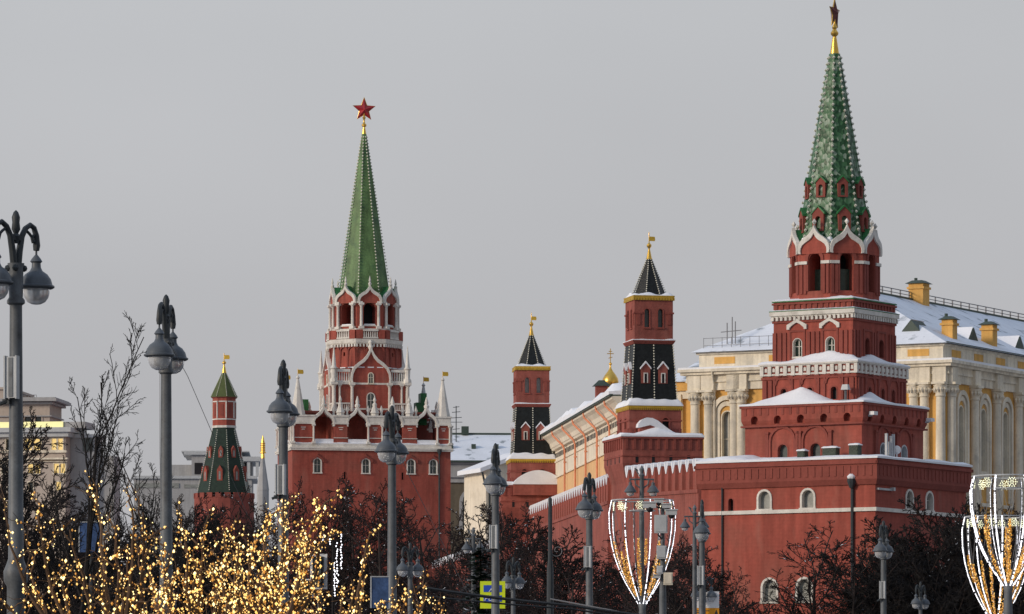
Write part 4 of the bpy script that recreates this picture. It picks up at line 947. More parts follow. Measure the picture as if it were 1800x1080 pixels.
def simple_windows(t, Mx, xs, z, w, h, fr, pane, fw=.15):
    for x in xs: win(t, Mx, x, z, w, h, fr, pane, None, fw, .3, .06, round=False, bars=True)
def left_buildings():
    D = 640.0; k = D/F; z = lambda p: PZ(p, D)
    t = thing('tall_block', 'tall beige block with arched top windows and flat overhanging roof at the left edge', 'building', (PX(72, D), D+12, 0), R(-6))
    I = Matrix.Identity(4)
    b = MB(); b.box(-24, 0, 0, 8, -.2, z(694)); o = b.build('wall', M['beige'], t, smooth=False); c = MB()
    for x in (-1.5, -2.9, -4.4, -8.2, -9.7, -11.2): win(t, I, x, z(738), .85, 1.35, M['beige'], M['glass'], c, .18, .4, .1)
    for x in (-8.2, -9.7, -11.2, -4.4, -2.9): win(t, I, x, z(775), .95, 2.2, M['beige'], M['glass'], c, .14, .4, .1, round=False)
    cut(o, c)
    b = MB(); b.box(-24, .3, -.3, 8.3, z(722), z(720)); b.box(-24, .5, -.5, 8.5, z(700), z(696)); b.box(-24, 1.1, -1.2, 9, z(695), z(690)); b.box(-24, .9, -1.0, 8.8, z(690), z(688)); b.build('cornice', M['greyfac'], t, smooth=False)
    b = MB(); b.box(-24, -5.2, -1.1, 14, z(690), z(674)); b.box(-24, -4.9, -1.4, 14.3, z(674), z(670)); b.build('roof_storey', M['beige'], t, smooth=False)
    b = MB()
    for i in range(8): b.tube([(-4.2+i*.35, 0, z(689)), (-4.2+i*.35, 0, z(683))], .035, 4)
    b.tube([(-4.2, 0, z(683)), (-1.75, 0, z(683))], .035, 4); b.tube([(-4, .3, z(689)), (-3.8, .3, z(676))], .12, 5); b.build('roof_railing', M['wire'], t)
    D = 600.0; z = lambda p: PZ(p, D); k = D/F
    t = thing('lit_block', 'lower beige block with a glowing yellow attic strip and lit windows behind the bare tree', 'building', (PX(115, D), D, 0), R(-10))
    b = MB(); b.box(-14, 0, 0, 6, -.2, z(768)); o = b.build('wall', M['beige'], t, smooth=False); c = MB()
    xs = (-9.6, -6.8, -5.6, -4.5, -1.7, -.8)
    for i, x in enumerate((-6.9, -5.75, -4.6, -3.45, -1.4, -.6)):
        win(t, I, x, z(791), .95 if x < -3 else .6, 1.35, M['stone'], M['glass'] if i == 0 else M['litwin'], c, .1, .35, .1, round=False)
    for x in (-4.3, -3.4, -.3, -7.6, -1.1): win(t, I, x, z(832), .62, 1.15, M['stone'], M['litwin'] if x > -5 else M['glass'], c, .1, .35, .1, round=False, bars=False)
    for x in (-7.6, -4.3, -.8): win(t, I, x, z(862), .62, 1.0, M['stone'], M['litwin'] if x > -1 else M['glass'], c, .1, .35, .1, round=False)
    cut(o, c)
    b = MB(); b.box(-14, .2, -.3, .1, z(796), z(792)); b.box(-14, .35, -.45, .1, z(808), z(805)); b.box(-14, .25, -.3, .1, z(812), z(811)); b.build('string_course', M['stone'], t, smooth=False)
    b = MB(); b.box(-14, .5, -.6, 6, z(768), z(760)); b.box(-14, .9, -1.0, 6.5, z(760), z(752)); b.box(-14, 3.2, 2, 6.5, z(768), z(762)); b.build('cornice', M['silver'], t, smooth=False)
    b = MB(); b.box(-14, -.5, .6, 5.5, z(752), z(740.5)); b.build('attic_light', M['litband'], t, smooth=False)
    b = MB(); b.box(-.49, 2.2, .8, 5.5, z(752), z(741)); b.box(.01, 3, 2.2, 5.9, -.2, z(768)); b.box(3, 5.2, 3, 6, -.2, z(800)); b.build('shaded_side_block', M['greyfac'], t, smooth=False)  # beige wall's shaded side, its shade put into a grey facade colour
    b = MB(); b.box(1.6, 2.8, 2.0, 2.25, z(792), z(770)); b.build('dark_loggia', M['glass'], t, smooth=False)
    D = 1000.0; z = lambda p: PZ(p, D); k = D/F
    t = thing('pale_block', 'low pale modern block with a colonnaded terrace spreading behind the small round tower', 'building', (PX(394, D), D, 0), R(2))
    b = MB(); b.box(-18, 5.5, 0, 20, -.2, z(838)); b.box(-6.5, 1, 0, 20, z(838), z(800)); b.box(-12.5, -6.5, 3, 20, z(838), z(816)); b.box(1, 5.5, 4, 20, z(838), z(806)); b.build('wall', M['greyfac'], t, smooth=False)
    b = MB(); b.box(-8, 2, -.6, 20, z(800), z(795)); b.box(0, 7.2, -.3, 20, z(811), z(803)); b.box(-18.4, 6.5, -.5, 20, z(842), z(837)); b.box(-8.5, 5, -.3, 20, z(795), z(793)); b.build('roof_slab', M['silver'], t, smooth=False)
    b = MB()
    for x in (4.9, 6.6): b.piece(); b.box(x-.3, x+.3, 0, .6, z(838), z(810))
    b.builds('terrace_post', M['silver'], t, smooth=False)
    b = MB(); b.box(-5.9, -4.3, -.1, .1, z(834), z(814)); b.box(2, 4.3, 3.9, 4.05, z(836), z(812)); b.build('dark_window', M['dark'], t, smooth=False)
    b = MB(); b.box(-18, -9, -.15, .1, z(858), z(850)); b.box(-8, 5, -.15, .1, z(858), z(852)); b.build('window_band', M['glassgrey'], t, smooth=False)
left_buildings()

# ---------------------------------------------------------------- street lamps
def make_lamp(name='street_lamp'):
    t = thing(name, '', 'street lamp', (0, 0, 0)); RZ = 10.76                     # rim height of the two hoods
    b = MB(); b.lathe([(.34, 0), (.34, .5), (.27, .6), (.25, 1.5), (.19, 1.7), (.18, 4.75), (.24, 4.85), (.25, 5.05), (.19, 5.2), (.155, 5.3), (.125, 10.3), (.125, 10.36), (.18, 10.4), (.18, 10.46), (.14, 10.52), (.15, 11.1), (.17, 11.2)], 14); b.build('pole', M['iron'], t)
    for q in (-1, 1):
        b = MB(); pts = [(q*.05, 0, 11.1), (q*.10, 0, 11.45), (q*.17, 0, 11.75), (q*.28, 0, 11.92), (q*.42, 0, 12.0), (q*.53, 0, 11.95), (q*.6, 0, 11.8), (q*.61, 0, 11.6), (q*.6, 0, 11.5)]
        b.tube(pts, [.075, .07, .062, .058, .055, .055, .06, .075, .06], 8)
        b.tube([(q*.60, 0, 11.78), (q*.54, 0, 11.82), (q*.47, 0, 11.74), (q*.5, 0, 11.66), (q*.55, 0, 11.68)], .035, 6)
        b.tube([(q*.30, 0, 11.88), (q*.40, 0, 11.82), (q*.47, 0, 11.76)], .03, 6)
        b.ball((q*.13, -.1, 11.1), .07, 6, 4); b.ball((q*.13, .1, 11.1), .07, 6, 4)
        b.build('arm', M['irondark'], t)
    b = MB(); b.box(-.13, .13, -.05, .05, 11.66, 11.76); b.lathe([(.05, 11.6), (.09, 11.74), (.05, 11.8), (.09, 11.88), (.075, 12.02), (.085, 12.12), (.05, 12.22), (.01, 12.26)], 10)
    for q in (-1, 1): b.ball((q*.1, 0, 11.72), .05, 6, 4)
    b.build('finial', M['irondark'], t)
    for q in (-1, 1):
        x = q*.6
        b = MB(); b.lathe([(.02, RZ-.02), (.32, RZ-.03), (.37, RZ), (.37, RZ+.03), (.33, RZ+.05), (.30, RZ+.16), (.23, RZ+.26), (.13, RZ+.33), (.095, RZ+.40), (.09, RZ+.49), (.125, RZ+.52), (.09, RZ+.58), (.04, RZ+.64), (.022, RZ+.66), (.022, RZ+.82)], 18, x); h = b.build('lamp_hood', M['hood'], t)
        b = MB(); b.lathe([(.27, RZ-.025), (.27, RZ-.10), (.245, RZ-.2), (.18, RZ-.29), (.09, RZ-.335), (.01, RZ-.345)], 18, x); b.build('lamp_globe', M['globe'], h)
        b = MB(); b.lathe([(.03, RZ-.02), (.075, RZ-.06), (.075, RZ-.16), (.03, RZ-.2)], 8, x); b.build('lamp_bulb', M['silver'], h)
    return t
def add_panel(t, a=R(20), z0=8.35):
    b = MB(); b.M = Matrix.Rotation(a, 4, 'Z')
    b.box(-.12, .12, -.27, -.17, z0, z0+.82); b.box(-.14, -.11, -.3, -.14, z0-.02, z0+.84); b.box(.11, .14, -.3, -.14, z0-.02, z0+.84); p = b.build('light_panel', M['silver'], t, smooth=False)
    b = MB(); b.M = Matrix.Rotation(a, 4, 'Z'); b.box(-.04, .05, -.285, -.25, z0+.02, z0+.8); b.build('light_slot', M['iron'], p, smooth=False)
    b = MB(); b.M = Matrix.Rotation(a, 4, 'Z'); b.box(-.2, -.05, -.22, -.1, z0-.12, z0-.02); b.tube([(-.12, -.2, z0-.06), (-.24, -.26, z0-.12)], .04, 5); b.build('bracket', M['irondark'], p, smooth=False)
lamp0 = make_lamp(); used = [False]
LG = 'street lamps along the road'
# column, rim row, sideways offset of the nearer hood in metres (sign = side it leans to), label, light panel
for px, ry, lat, label, pan in (
    (28, 502, -.36, 'nearest two armed street lamp cut by the left edge of the picture', 1),
    (292, 629, -.12, 'plain grey street lamp with two overlapping hoods, left of the small round tower', 0),
    (498, 727, -.07, 'street lamp seen end on with a light panel, left in front of the star tower', 1),
    (689, 796, -.17, 'street lamp without a panel standing against the star tower', 0),
    (871, 853, -.09, 'street lamp with a light panel under the farther black tented tower', 1),
    (1036, 897, -.2, 'street lamp with a light panel in front of the receding snow rimmed wall', 1),
    (1234, 938, -.05, 'street lamp with double panel before the orange and white sign', 1),
    (1553, 970, -.2, 'pale street lamp before the dark trees under the near tower', 1),
    (1618, 1062, -.34, 'small low street lamp cut by the bottom edge under the near tower', 0),
    (902, 1025, -.36, 'small far street lamp right of the yellow and blue sign', 0),
    (1237, 1049, -.5, 'far street lamp with wide set hoods overlapping the orange and white sign', 0),
    (721, 1003, -.4, 'faint far street lamp among dark trees right of the panelless lamp', 0)):
    d = F*9.06/(YH-ry)
    o = lamp0 if not used[0] else copy_tree(lamp0)
    if not used[0]:
        used[0] = True; first = o
    o.location = (PX(px, d), d, 0); o.rotation_euler.z = math.pi-math.acos(max(-1, min(1, abs(lat)/.6))) if False else math.acos(abs(lat)/.6)
    tag(o, label, 'street lamp', LG)
    o['panel'] = pan
for o in [x for x in bpy.data.objects if x.name.startswith('street_lamp') and 'panel' in x.keys()]:
    pan = o['panel']; del o['panel']
    if pan: add_panel(o, -o.rotation_euler.z+R(-18), 8.5)
# tee lamps with two hanging lanterns on a straight bar
def tee_lamp(px, d, rim, label, span=.5):
    z = PZ(rim, d); t = thing('tee_lamp', label, 'street lamp', (PX(px, d), d, 0), R(8), 'tee lamps in the park')
    b = MB(); b.lathe([(.2, 0), (.2, 1), (.12, 1.2), (.1, z-1.2), (.085, z+.6), (.12, z+.66), (.06, z+.75), (.1, z+.9), (.02, z+1.05)], 10); b.build('pole', M['iron'], t)
    b = MB(); b.tube([(-span, 0, z+.5), (span, 0, z+.5)], .04, 6)
    for q in (-1, 1): b.tube([(0, 0, z+.1), (q*span*.5, 0, z+.3), (q*span*.55, 0, z+.48)], .03, 5)
    b.tube([(-.12, 0, z+.7), (-.28, 0, z+.95), (-.15, 0, z+.85)], .03, 5); b.build('cross_bar', M['iron'], t)
    for q in (-1, 1):
        x = q*span*.92
        b = MB(); b.lathe([(.2, z-.03), (.25, z), (.23, z+.05), (.13, z+.2), (.07, z+.27), (.07, z+.36), (.02, z+.4), (.02, z+.5)], 12, x); h = b.build('lamp_hood', M['hood'], t)
        b = MB(); b.lathe([(.16, z-.03), (.14, z-.13), (.02, z-.18)], 12, x); b.build('lamp_globe', M['globe'], h)
tee_lamp(1128, 200, 865, 'tee shaped lamp rising out of the leftmost lit goblet')
tee_lamp(1221, 235, 927, 'tee shaped lamp half hidden behind the double panel street lamp')
tee_lamp(832, 238, 966, 'tee shaped lamp among dark trees left of the yellow and blue sign', .35)

# ---------------------------------------------------------------- goblets of light
GP = [(0, .92), (.12, 1.0), (.28, .985), (.42, .92), (.55, .82), (.68, .67), (.8, .48), (.9, .29), (1.0, .10)]
def gr(s):
    for (a, r0), (b, r1) in zip(GP, GP[1:]):
        if s <= b: return r0+(r1-r0)*(s-a)/(b-a)
    return .1
def goblet(px, d, ty, by, hw, label, rot, seed, th=1.0):
    rnd = random.Random(seed); zt, zb = PZ(ty, d), PZ(by, d); H = zt-zb; Rm = hw*d/F
    t = thing('light_goblet', label, 'light decoration', (PX(px, d), d, zb), rot, 'goblet shaped light decorations')
    b = MB()
    for i in range(33):
        pass
    ring = [(Rm*.92*math.cos(2*math.pi*i/32), Rm*.92*math.sin(2*math.pi*i/32), H) for i in range(33)]
    b.tube(ring, .025, 5); b.tube([(x*.42, y*.42, H*.985-.35) for x, y, z in ring], .02, 5); b.build('top_ring', M['silver'], t)
    b = MB(); b.lathe([(.16, -1.0), (.14, -.2), (.17, 0), (.12, .1)], 10); b.tube([(0, 0, -zb), (0, 0, 0)], .11, 8); b.build('stem', M['iron'], t)
    for k in range(8):
        a = 2*math.pi*k/8; ca, sa = math.cos(a), math.sin(a); pts = [(Rm*gr(i/24)*ca, Rm*gr(i/24)*sa, H*(1-i/24)) for i in range(25)]
        b = MB(); b.tube(pts, .027, 6); rb = b.build('rib', M['iron'], t)
        b = MB(); m = 64                           # bright diodes along the rib with tiny gaps
        for i in range(m):
            if rnd.random() < .08: continue
            s0, s1 = i/m, (i+.72)/m; ro = .028; p0 = Vector(((Rm*gr(s0)+ro)*ca, (Rm*gr(s0)+ro)*sa, H*(1-s0)-.01)); p1 = Vector(((Rm*gr(s1)+ro)*ca, (Rm*gr(s1)+ro)*sa, H*(1-s1)-.01))
            b.tube([p0, p1], (.015+rnd.random()*.012)*th, 4)
        b.build('led_strip', M['led'], rb)
    for k in range(8):                             # gold tinsel between the ribs, hung on thin vee wires
        a = 2*math.pi*(k+.5)/8; ca, sa = math.cos(a), math.sin(a)
        lo, hi = rnd.choice(((.38, .92), (.45, .96), (.36, .62), (.5, .93), (.4, .9)))
        P = lambda s, f=.9: (Rm*gr(s)*f*ca, Rm*gr(s)*f*sa, H*(1-s))
        b = MB()
        for q in (-.28, .28): b.tube([(Rm*.9*math.cos(a+q), Rm*.9*math.sin(a+q), H*.98), P(lo)], .008, 4)
        b.tube([P(lo), P(hi)], .008, 4); g = b.build('garland_wire', M['wire'], t)
        b = MB(); n = int((hi-lo)*165)
        for i in range(n):
            s = lo+(hi-lo)*i/n; x, y, z = P(s); w = .035+.035*math.sin(math.pi*i/n)
            for _ in range(3):
                b.m = rnd.choice((0, 0, 0, 1, 1, 2)); b.octa((x+rnd.uniform(-w, w), y+rnd.uniform(-w, w), z+rnd.uniform(-.02, .02)), .014+.012*rnd.random())
        b.build('gold_garland', [M['tinsel'], M['fairydim'], M['fairy']], g, smooth=False)
    for k in range(8):
        a = 2*math.pi*(k+.5)/8+.06; b = MB(); cx, cy, cz = Rm*.86*math.cos(a), Rm*.86*math.sin(a), H-.24
        tx, ty_ = -math.sin(a), math.cos(a); r = .17
        for j in range(6):
            q = math.pi*j/3
            for rr in (.35, .68, 1.0):
                w = r*rr; b.octa((cx+tx*w*math.cos(q), cy+ty_*w*math.cos(q), cz+w*math.sin(q)), .022)
            for s in (-.45, .45): w = r*.85; b.octa((cx+tx*w*math.cos(q+s), cy+ty_*w*math.cos(q+s), cz+w*math.sin(q+s)), .016)
        b.octa((cx, cy, cz), .02); b.build('snowflake', M['flake'], t, smooth=False)
goblet(1129, 200, 880, 1062, 59, 'whole goblet of white light strips and gold garlands left of the camera mast', R(13), 3)
goblet(1772, 171, 838, 1030, 69, 'largest lit goblet, cut by the right edge of the picture', R(20), 5, 1.3)
goblet(1752, 196, 909, 1096, 60, 'lower lit goblet partly behind the largest one', R(4), 8, 1.2)

# ---------------------------------------------------------------- masts, signs, signals, cables
def cctv_mast():
    d = 185.0; z = lambda p: PZ(p, d); k = d/F; t = thing('camera_mast', 'grey mast hung with boxes and cctv cameras before the leftmost goblet', 'mast', (PX(1165, d), d, 0), 0)
    b = MB(); b.lathe([(.14, 0), (.13, z(1050)), (.11, z(1020)), (.075, z(950)), (.06, z(886))], 10); b.build('pole', M['iron'], t)
    for x0, x1, y0, y1, m in ((1150, 1173, 906, 938, 'silver'), (1154, 1171, 960, 983, 'silver'), (1154, 1165, 995, 1009, 'silver'), (1166, 1182, 1007, 1029, 'stone')):
        b = MB(); b.box((x0-1165)*k, (x1-1165)*k, -.3, -.06, z(y1), z(y0)); b.box((x0-1165)*k+.04, (x1-1165)*k-.04, -.32, -.29, z(y1)+.05, z(y0)-.05); b.build('equipment_box', M[m], t, smooth=False)
    b = MB(); b.tube([((1137-1165)*k, 0, z(886)), ((1182-1165)*k, 0, z(900))], .035, 6); b.tube([(0, 0, z(950)), ((1156-1165)*k, -.2, z(940))], .03, 5); b.build('cross_arm', M['irondark'], t)
    for x, y, s in ((1142, 893, 1.15), (1158, 884, .8), (1180, 905, 1.0), (1172, 893, .8), (1155, 1016, .6)):
        X, Z = (x-1165)*k, z(y)
        b = MB(); b.box(X-.22*s, X+.2*s, -.3, -.08, Z-.02, Z+.16*s); b.box(X-.26*s, X+.24*s, -.34, -.06, Z+.15*s, Z+.19*s); h = b.build('cctv_camera', M['silver'], t, smooth=False)
        b = MB(); b.ball((X, -.2, Z-.05*s), .11*s, 10, 6); b.build('lens_dome', M['dark'], h)
cctv_mast()
def spiral_post():
    d = 190.0; z = lambda p: PZ(p, d); k = d/F; t = thing('plain_post', 'dark bare post with a faint wire spiral, left of the receding wall lamp', 'post', (PX(967, d), d, 0), 0)
    b = MB(); b.lathe([(.17, 0), (.13, z(1000)), (.085, z(985)), (.075, z(877)), (.02, z(874))], 9); b.build('shaft', M['irondark'], t)
    b = MB(); b.tube([(.27+(.27-.012*i)*math.cos(i*.45+2.8), 0, z(968)+(.27-.012*i)*math.sin(i*.45+2.8)) for i in range(20)], .012, 4); b.build('wire_spiral', M['wire'], t)
spiral_post()
def text(s, size, mx, m, parent, name='lettering', shear=0):
    cu = bpy.data.curves.new(name, 'FONT'); cu.body = s; cu.size = size; cu.extrude = .006; cu.shear = shear; cu.align_x = 'CENTER'
    o = bpy.data.objects.new('tmp', cu); col.objects.link(o); dg = bpy.context.evaluated_depsgraph_get(); me = bpy.data.meshes.new_from_object(o.evaluated_get(dg)); bpy.data.objects.remove(o); bpy.data.curves.remove(cu)
    me.materials.clear(); me.materials.append(m); q = bpy.data.objects.new(name, me); me.name = name; col.objects.link(q); q.parent = parent
    me.transform(mx); return q
UP = Matrix.Rotation(R(90), 4, 'X')
def yellow_sign():
    d = 205.0; z = lambda p: PZ(p, d); k = d/F; X = lambda p: (p-866)*k; t = thing('road_sign', 'blue road sign with white letters in a fluorescent yellow frame behind a lamp pole', 'sign', (PX(866, d), d, 0), 0)
    b = MB(); b.tube([(0, .08, 0), (0, .08, z(1026))], .05, 8); b.build('post', M['iron'], t)
    b = MB(); b.box(X(844), X(888), -.02, .03, z(1070), z(1022)); b.build('frame', M['signyel'], t, smooth=False)
    b = MB(); b.box(X(850), X(882), -.035, -.015, z(1041), z(1029)); b.box(X(850), X(882), -.035, -.015, z(1058), z(1047)); p = b.build('blue_panel', M['signblue'], t, smooth=False)
    text('A', .36, Matrix.Translation((X(864), -.05, z(1040.5))) @ UP, M['signwhite'], p, shear=.35)
    text('PUC', .3, Matrix.Translation((X(863), -.05, z(1056.5))) @ UP, M['signwhite'], p, shear=.35)
yellow_sign()
def orange_sign():
    d = 318.0; z = lambda p: PZ(p, d); k = d/F; X = lambda p: (p-1240)*k; t = thing('board_sign', 'white and orange board under the double panel street lamp', 'sign', (PX(1240, d), d, 0), 0)
    b = MB(); b.tube([(0, .1, 0), (0, .1, z(1045))], .07, 8); b.build('post', M['iron'], t)
    b = MB(); b.box(X(1217), X(1264), -.04, .04, z(1069), z(1040)); b.build('white_board', M['signwhite'], t, smooth=False)
    b = MB(); b.box(X(1217), X(1264), -.045, .045, z(1098), z(1069.2)); o = b.build('orange_board', M['signorange'], t, smooth=False)
    b = MB(); b.box(X(1219), X(1247), -.06, -.04, z(1074.6), z(1073.4)); b.box(X(1219), X(1237), -.06, -.04, z(1078), z(1076.6)); b.extr([(X(1256), z(1080)), (X(1262), z(1080)), (X(1259), z(1072))], -.06, -.04); b.build('markings', M['irondark'], o, smooth=False)
orange_sign()
def blue_panel(px, py, w, h, d, label):
    k = d/F; zc = PZ(py, d); t = thing('blue_sign', label, 'sign', (PX(px, d), d, 0), R(6))
    b = MB(); b.tube([(0, .07, 0), (0, .07, zc)], .05, 7); b.build('post', M['irondark'], t)
    b = MB(); b.box(-w*k/2, w*k/2, -.03, .03, zc-h*k/2, zc+h*k/2); b.build('face', M['paleblue'], t, smooth=False)
    b = MB(); b.ring([(-w*k/2-.03, zc-h*k/2), (-w*k/2-.03, zc+h*k/2+.03), (w*k/2+.03, zc+h*k/2+.03), (w*k/2+.03, zc-h*k/2)], [(-w*k/2, zc-h*k/2), (-w*k/2, zc+h*k/2), (w*k/2, zc+h*k/2), (w*k/2, zc-h*k/2)], -.045, .03); b.build('rim', M['silver'], t, smooth=False)
blue_panel(160, 945, 40, 52, 150, 'pale blue square sign dim among the branches at the left')
blue_panel(668, 1042, 30, 54, 140, 'blue sign behind fairy lights beside the panelless street lamp')
def signal(px, py, w, h, d, label, n):
    k = d/F; zc = PZ(py, d); t = thing('traffic_signal', label, 'traffic signal', (PX(px, d), d, 0), R(-4), 'traffic signals with white bordered boards')
    b = MB(); b.tube([(0, .25, 0), (0, .25, zc+h*k/2)], .06, 8); b.build('post', M['irondark'], t)
    W, H = w*k/2, h*k/2; b = MB(); b.box(-W, W, .02, .06, zc-H, zc+H); bo = b.build('backing_board', M['signwhite'], t, smooth=False)
    b = MB(); b.box(-W*.62, W*.62, -.2, .02, zc-H*.84, zc+H*.84); b.build('housing', M['dark'], t, smooth=False)
    for i in range(n):
        q = zc+H*.84*(1-(2*i+1)/n); b = MB(); b.tube([(0, -.2, q), (0, -.24, q)], W*.42, 12); b.build('lamp_lens', M['glass'], t)
signal(560, 1005, 30, 62, 130, 'taller traffic signal with white border right of the lit bush', 3)
signal(534, 1035, 34, 34, 128, 'smaller square traffic signal with white border low beside the lit bush', 1)
def cable(label, pts, r, m='cable', n=24, sag=.0, name='overhead_cable'):
    P = [Vector((PX(x, d), d, PZ(y, d))) for x, y, d in pts]; b = MB(); Q = []
    for a, c in zip(P, P[1:]):
        for i in range(n): s = i/n; q = a.lerp(c, s); q.z -= sag*4*s*(1-s); Q.append(q)
    Q.append(P[-1]); b.tube(Q, r, 6); tag(b.build(name, M[m], None), label, 'cable')
cable('thick black overhead cable bundle crossing low behind the lamps', [(735, 1032, 160), (1000, 1064, 175), (1230, 1092, 190)], .055, sag=.05)
cable('second black cable just under the thick bundle', [(720, 1045, 162), (1000, 1070, 176), (1230, 1099, 190)], .035, sag=.04)
cable('pale grey cable right of the dark bare post', [(967, 1053, 186), (1090, 1076, 186), (1180, 1095, 187)], .03, 'wire')
cable('thin stay wire slanting down from the plain grey lamp across the small round tower', [(296, 600, 118.0), (330, 662, 120), (435, 905, 131)], .008, 'wire')
cable('thin stay wire slanting down from the lamp against the star tower', [(694, 778, 158.5), (716, 830, 160), (845, 1090, 168)], .011, 'wire')
cable('thin drop wire hanging beside the plain grey lamp pole', [(281, 650, 118), (281, 800, 118), (283, 900, 118)], .007, 'wire')

# ---------------------------------------------------------------- bare trees
def grow(seed, H, spread=.55, up=.35, dens=1.0, rt=.02, fork=.22, lean=0, snow=0):
    rnd = random.Random(seed); tr = MB(); cr = MB(); sn = MB()
    def perp(d):
        v = Vector((rnd.uniform(-1, 1), rnd.uniform(-1, 1), rnd.uniform(-1, 1))); v = v-d*v.dot(d)
        return v.normalized() if v.length > .01 else d.orthogonal().normalized()
    def branch(p, d, L, r0, r1, lv):
        n = (9, 6, 5, 4, 3)[lv]; pts = [p.copy()]; rad = [r0]; dirs = [d.copy()]
        for i in range(n):
            w = (.05, .16, .2, .25, .28)[lv]
            d = (d+perp(d)*rnd.uniform(0, w)+Vector((0, 0, up*(0, .16, .13, .06, .02)[lv]))).normalized()
            p = p+d*(L/n); pts.append(p.copy()); rad.append(r0+(r1-r0)*(i+1)/n); dirs.append(d.copy())
        (tr if lv <= 1 else cr).tube(pts, rad, (7, 5, 4, 3, 3)[lv])
        if snow and lv in (1, 2, 3):
            for k in range(n):
                if abs(dirs[k+1].z) < .75 and rnd.random() < snow: up_ = Vector((0, 0, rad[k]*.8)); sn.tube([pts[k]+up_, (pts[k]+pts[k+1])/2+up_*1.6, pts[k+1]+up_], [rad[k]*.4, rad[k]*1.0+.012, rad[k]*.4], 4)
        if lv == 4: return
        nc = int(round((12, 9, 7, 5)[lv]*dens*rnd.uniform(.8, 1.2)))
        for c in range(nc):
            lo = (fork, .2, .15, .15)[lv]; s = lo+(1-lo)*(c+rnd.random())/nc; f = s*n; i = min(int(f), n-1); q = pts[i].lerp(pts[i+1], f-i)
            dd = dirs[i+1]; a = rnd.uniform(.55, 1.0)*(spread+.35)
            nd_ = (dd*math.cos(a)+perp(dd)*math.sin(a)).normalized()
            if lv == 0: nd_ = (nd_+Vector((0, 0, .25))).normalized()
            rr = rad[i]*(1-(f-i))+rad[i+1]*(f-i)
            ll = L*((.62, .52, .5, .5)[lv])*(1-.55*s)*rnd.uniform(.75, 1.2)
            branch(q, nd_, ll, max(rr*.62, rt), rt*(1.6, 1.2, 1, .8)[lv], lv+1)
    branch(Vector((0, 0, 0)), Vector((lean, 0, 1)).normalized(), H*.92, H*.0135, H*.003, 0)
    zs = max(v[2] for v in cr.v)
    return tr, cr, zs, sn
PROTO = []
def proto(i, m, **k):
    tr, cr, zs, sn = grow(100+i, 14, **k); t = thing('bare_tree', '', 'tree'); a = tr.build('trunk', M['limb'], t); c = cr.build('crown', M[m], t); (sn.build('snow_patch', M['snow'], t) if sn.f else 0); PROTO.append((t, zs)); return t
proto(0, 'bark', spread=.6, up=.3, dens=.88, snow=.02, rt=.0145)
proto(1, 'barkred', spread=.75, up=.2, dens=.82, rt=.016, snow=.035)
proto(2, 'bark', spread=.45, up=.7, dens=1.0, rt=.0145, fork=.14)
proto(3, 'barkred', spread=.85, up=.12, dens=.85, rt=.016)
proto(4, 'bark', spread=.62, up=.33, dens=1.02, rt=.021, fork=.1)
taken = [False]*5
def place_tree(i, px, topy, d, rz, label, group, wide=1.0):
    p, zs = PROTO[i]
    o = p if not taken[i] else copy_tree(p)
    taken[i] = True; s = PZ(topy, d)/zs; o.location = (PX(px, d), d, -.05); o.scale = (s*wide, s*wide, s); o.rotation_euler.z = rz
    tag(o, label, 'tree', group); return o
rnd = random.Random(7)
def sky_y(px):
    K = [(-40, 690), (10, 700), (40, 850), (200, 872), (260, 866), (330, 862), (430, 868), (500, 830), (590, 806), (680, 835), (780, 835), (840, 850), (900, 858), (960, 905), (1050, 925), (1120, 930), (1200, 900), (1260, 930), (1320, 1060)]
    for (a, u), (b, v) in zip(K, K[1:]):
        if px <= b: return u+(v-u)*(px-a)/(b-a)
    return 1060
G1 = ('bare dark tree in the crowd at the foot of the left buildings', 'bare trees below the left buildings')
G2 = ('reddish bare tree in the crowd below the star tower', 'bare trees below the star tower')
G3 = ('reddish bare tree in the crowd under the black tented towers', 'bare trees under the black tents')
for px in range(-30, 1300, 40):
    x = px+rnd.uniform(-14, 14)
    for row, (d0, dy) in enumerate(((338, 5), (400 if x < 1080 else 362, 30))):
        d = d0+rnd.uniform(-12, 18 if x < 1080 else 6); ty = sky_y(x)+dy*rnd.uniform(.5, 1.4)+rnd.uniform(0, 60)*(rnd.random() < .6)
        ty += 35*(row == 1 and 430 < x < 820)
        i = (rnd.choice((0, 2, 3) if x < 430 else (1, 3, 1, 0)) if row == 0 else (rnd.choice((1, 0)) if 430 < x < 820 else 4)); g = G1 if x < 440 else G2 if x < 800 else G3
        place_tree(i, x+row*17, ty, d, rnd.uniform(0, 6.28), *g, wide=rnd.uniform(.9, 1.2))
for x, ty, d in ((338, 866, 520), (372, 868, 480), (408, 862, 500), (448, 866, 470), (486, 858, 520), (300, 872, 500)): place_tree(rnd.choice((1, 3, 0)), x, ty, d, rnd.uniform(0, 6.28), *G1)
G4 = ('densely twigged dark tree in the black thicket before the near tower', 'dark thicket before the near tower')
for x, ty, d in ((1545, 935, 300), (1575, 915, 315), (1605, 905, 325), (1635, 893, 330), (1665, 880, 335), (1695, 868, 338), (1725, 870, 330), (1755, 880, 320), (1790, 875, 325), (1830, 880, 320), (1590, 960, 290), (1625, 930, 300), (1655, 925, 296), (1690, 910, 300), (1720, 930, 290), (1770, 915, 300), (1560, 990, 285), (1605, 1000, 280), (1640, 985, 282), (1675, 975, 280), (1710, 985, 280), (1745, 975, 285), (1785, 970, 280), (1525, 1000, 300), (1810, 930, 290), (1530, 950, 322)):
    place_tree(rnd.choice((0, 4, 4, 4)), x, ty, 343+(d-280)*.3, rnd.uniform(0, 6.28), *G4, wide=1.25)
place_tree(0, 1436, 912, 345, .7, 'lone spreading bare tree against the red wall between its two lower arched windows', None, wide=1.75)
place_tree(4, 1495, 925, 345, 2.5, 'bare tree at the near tower corner, left of the black thicket', None, wide=1.2)
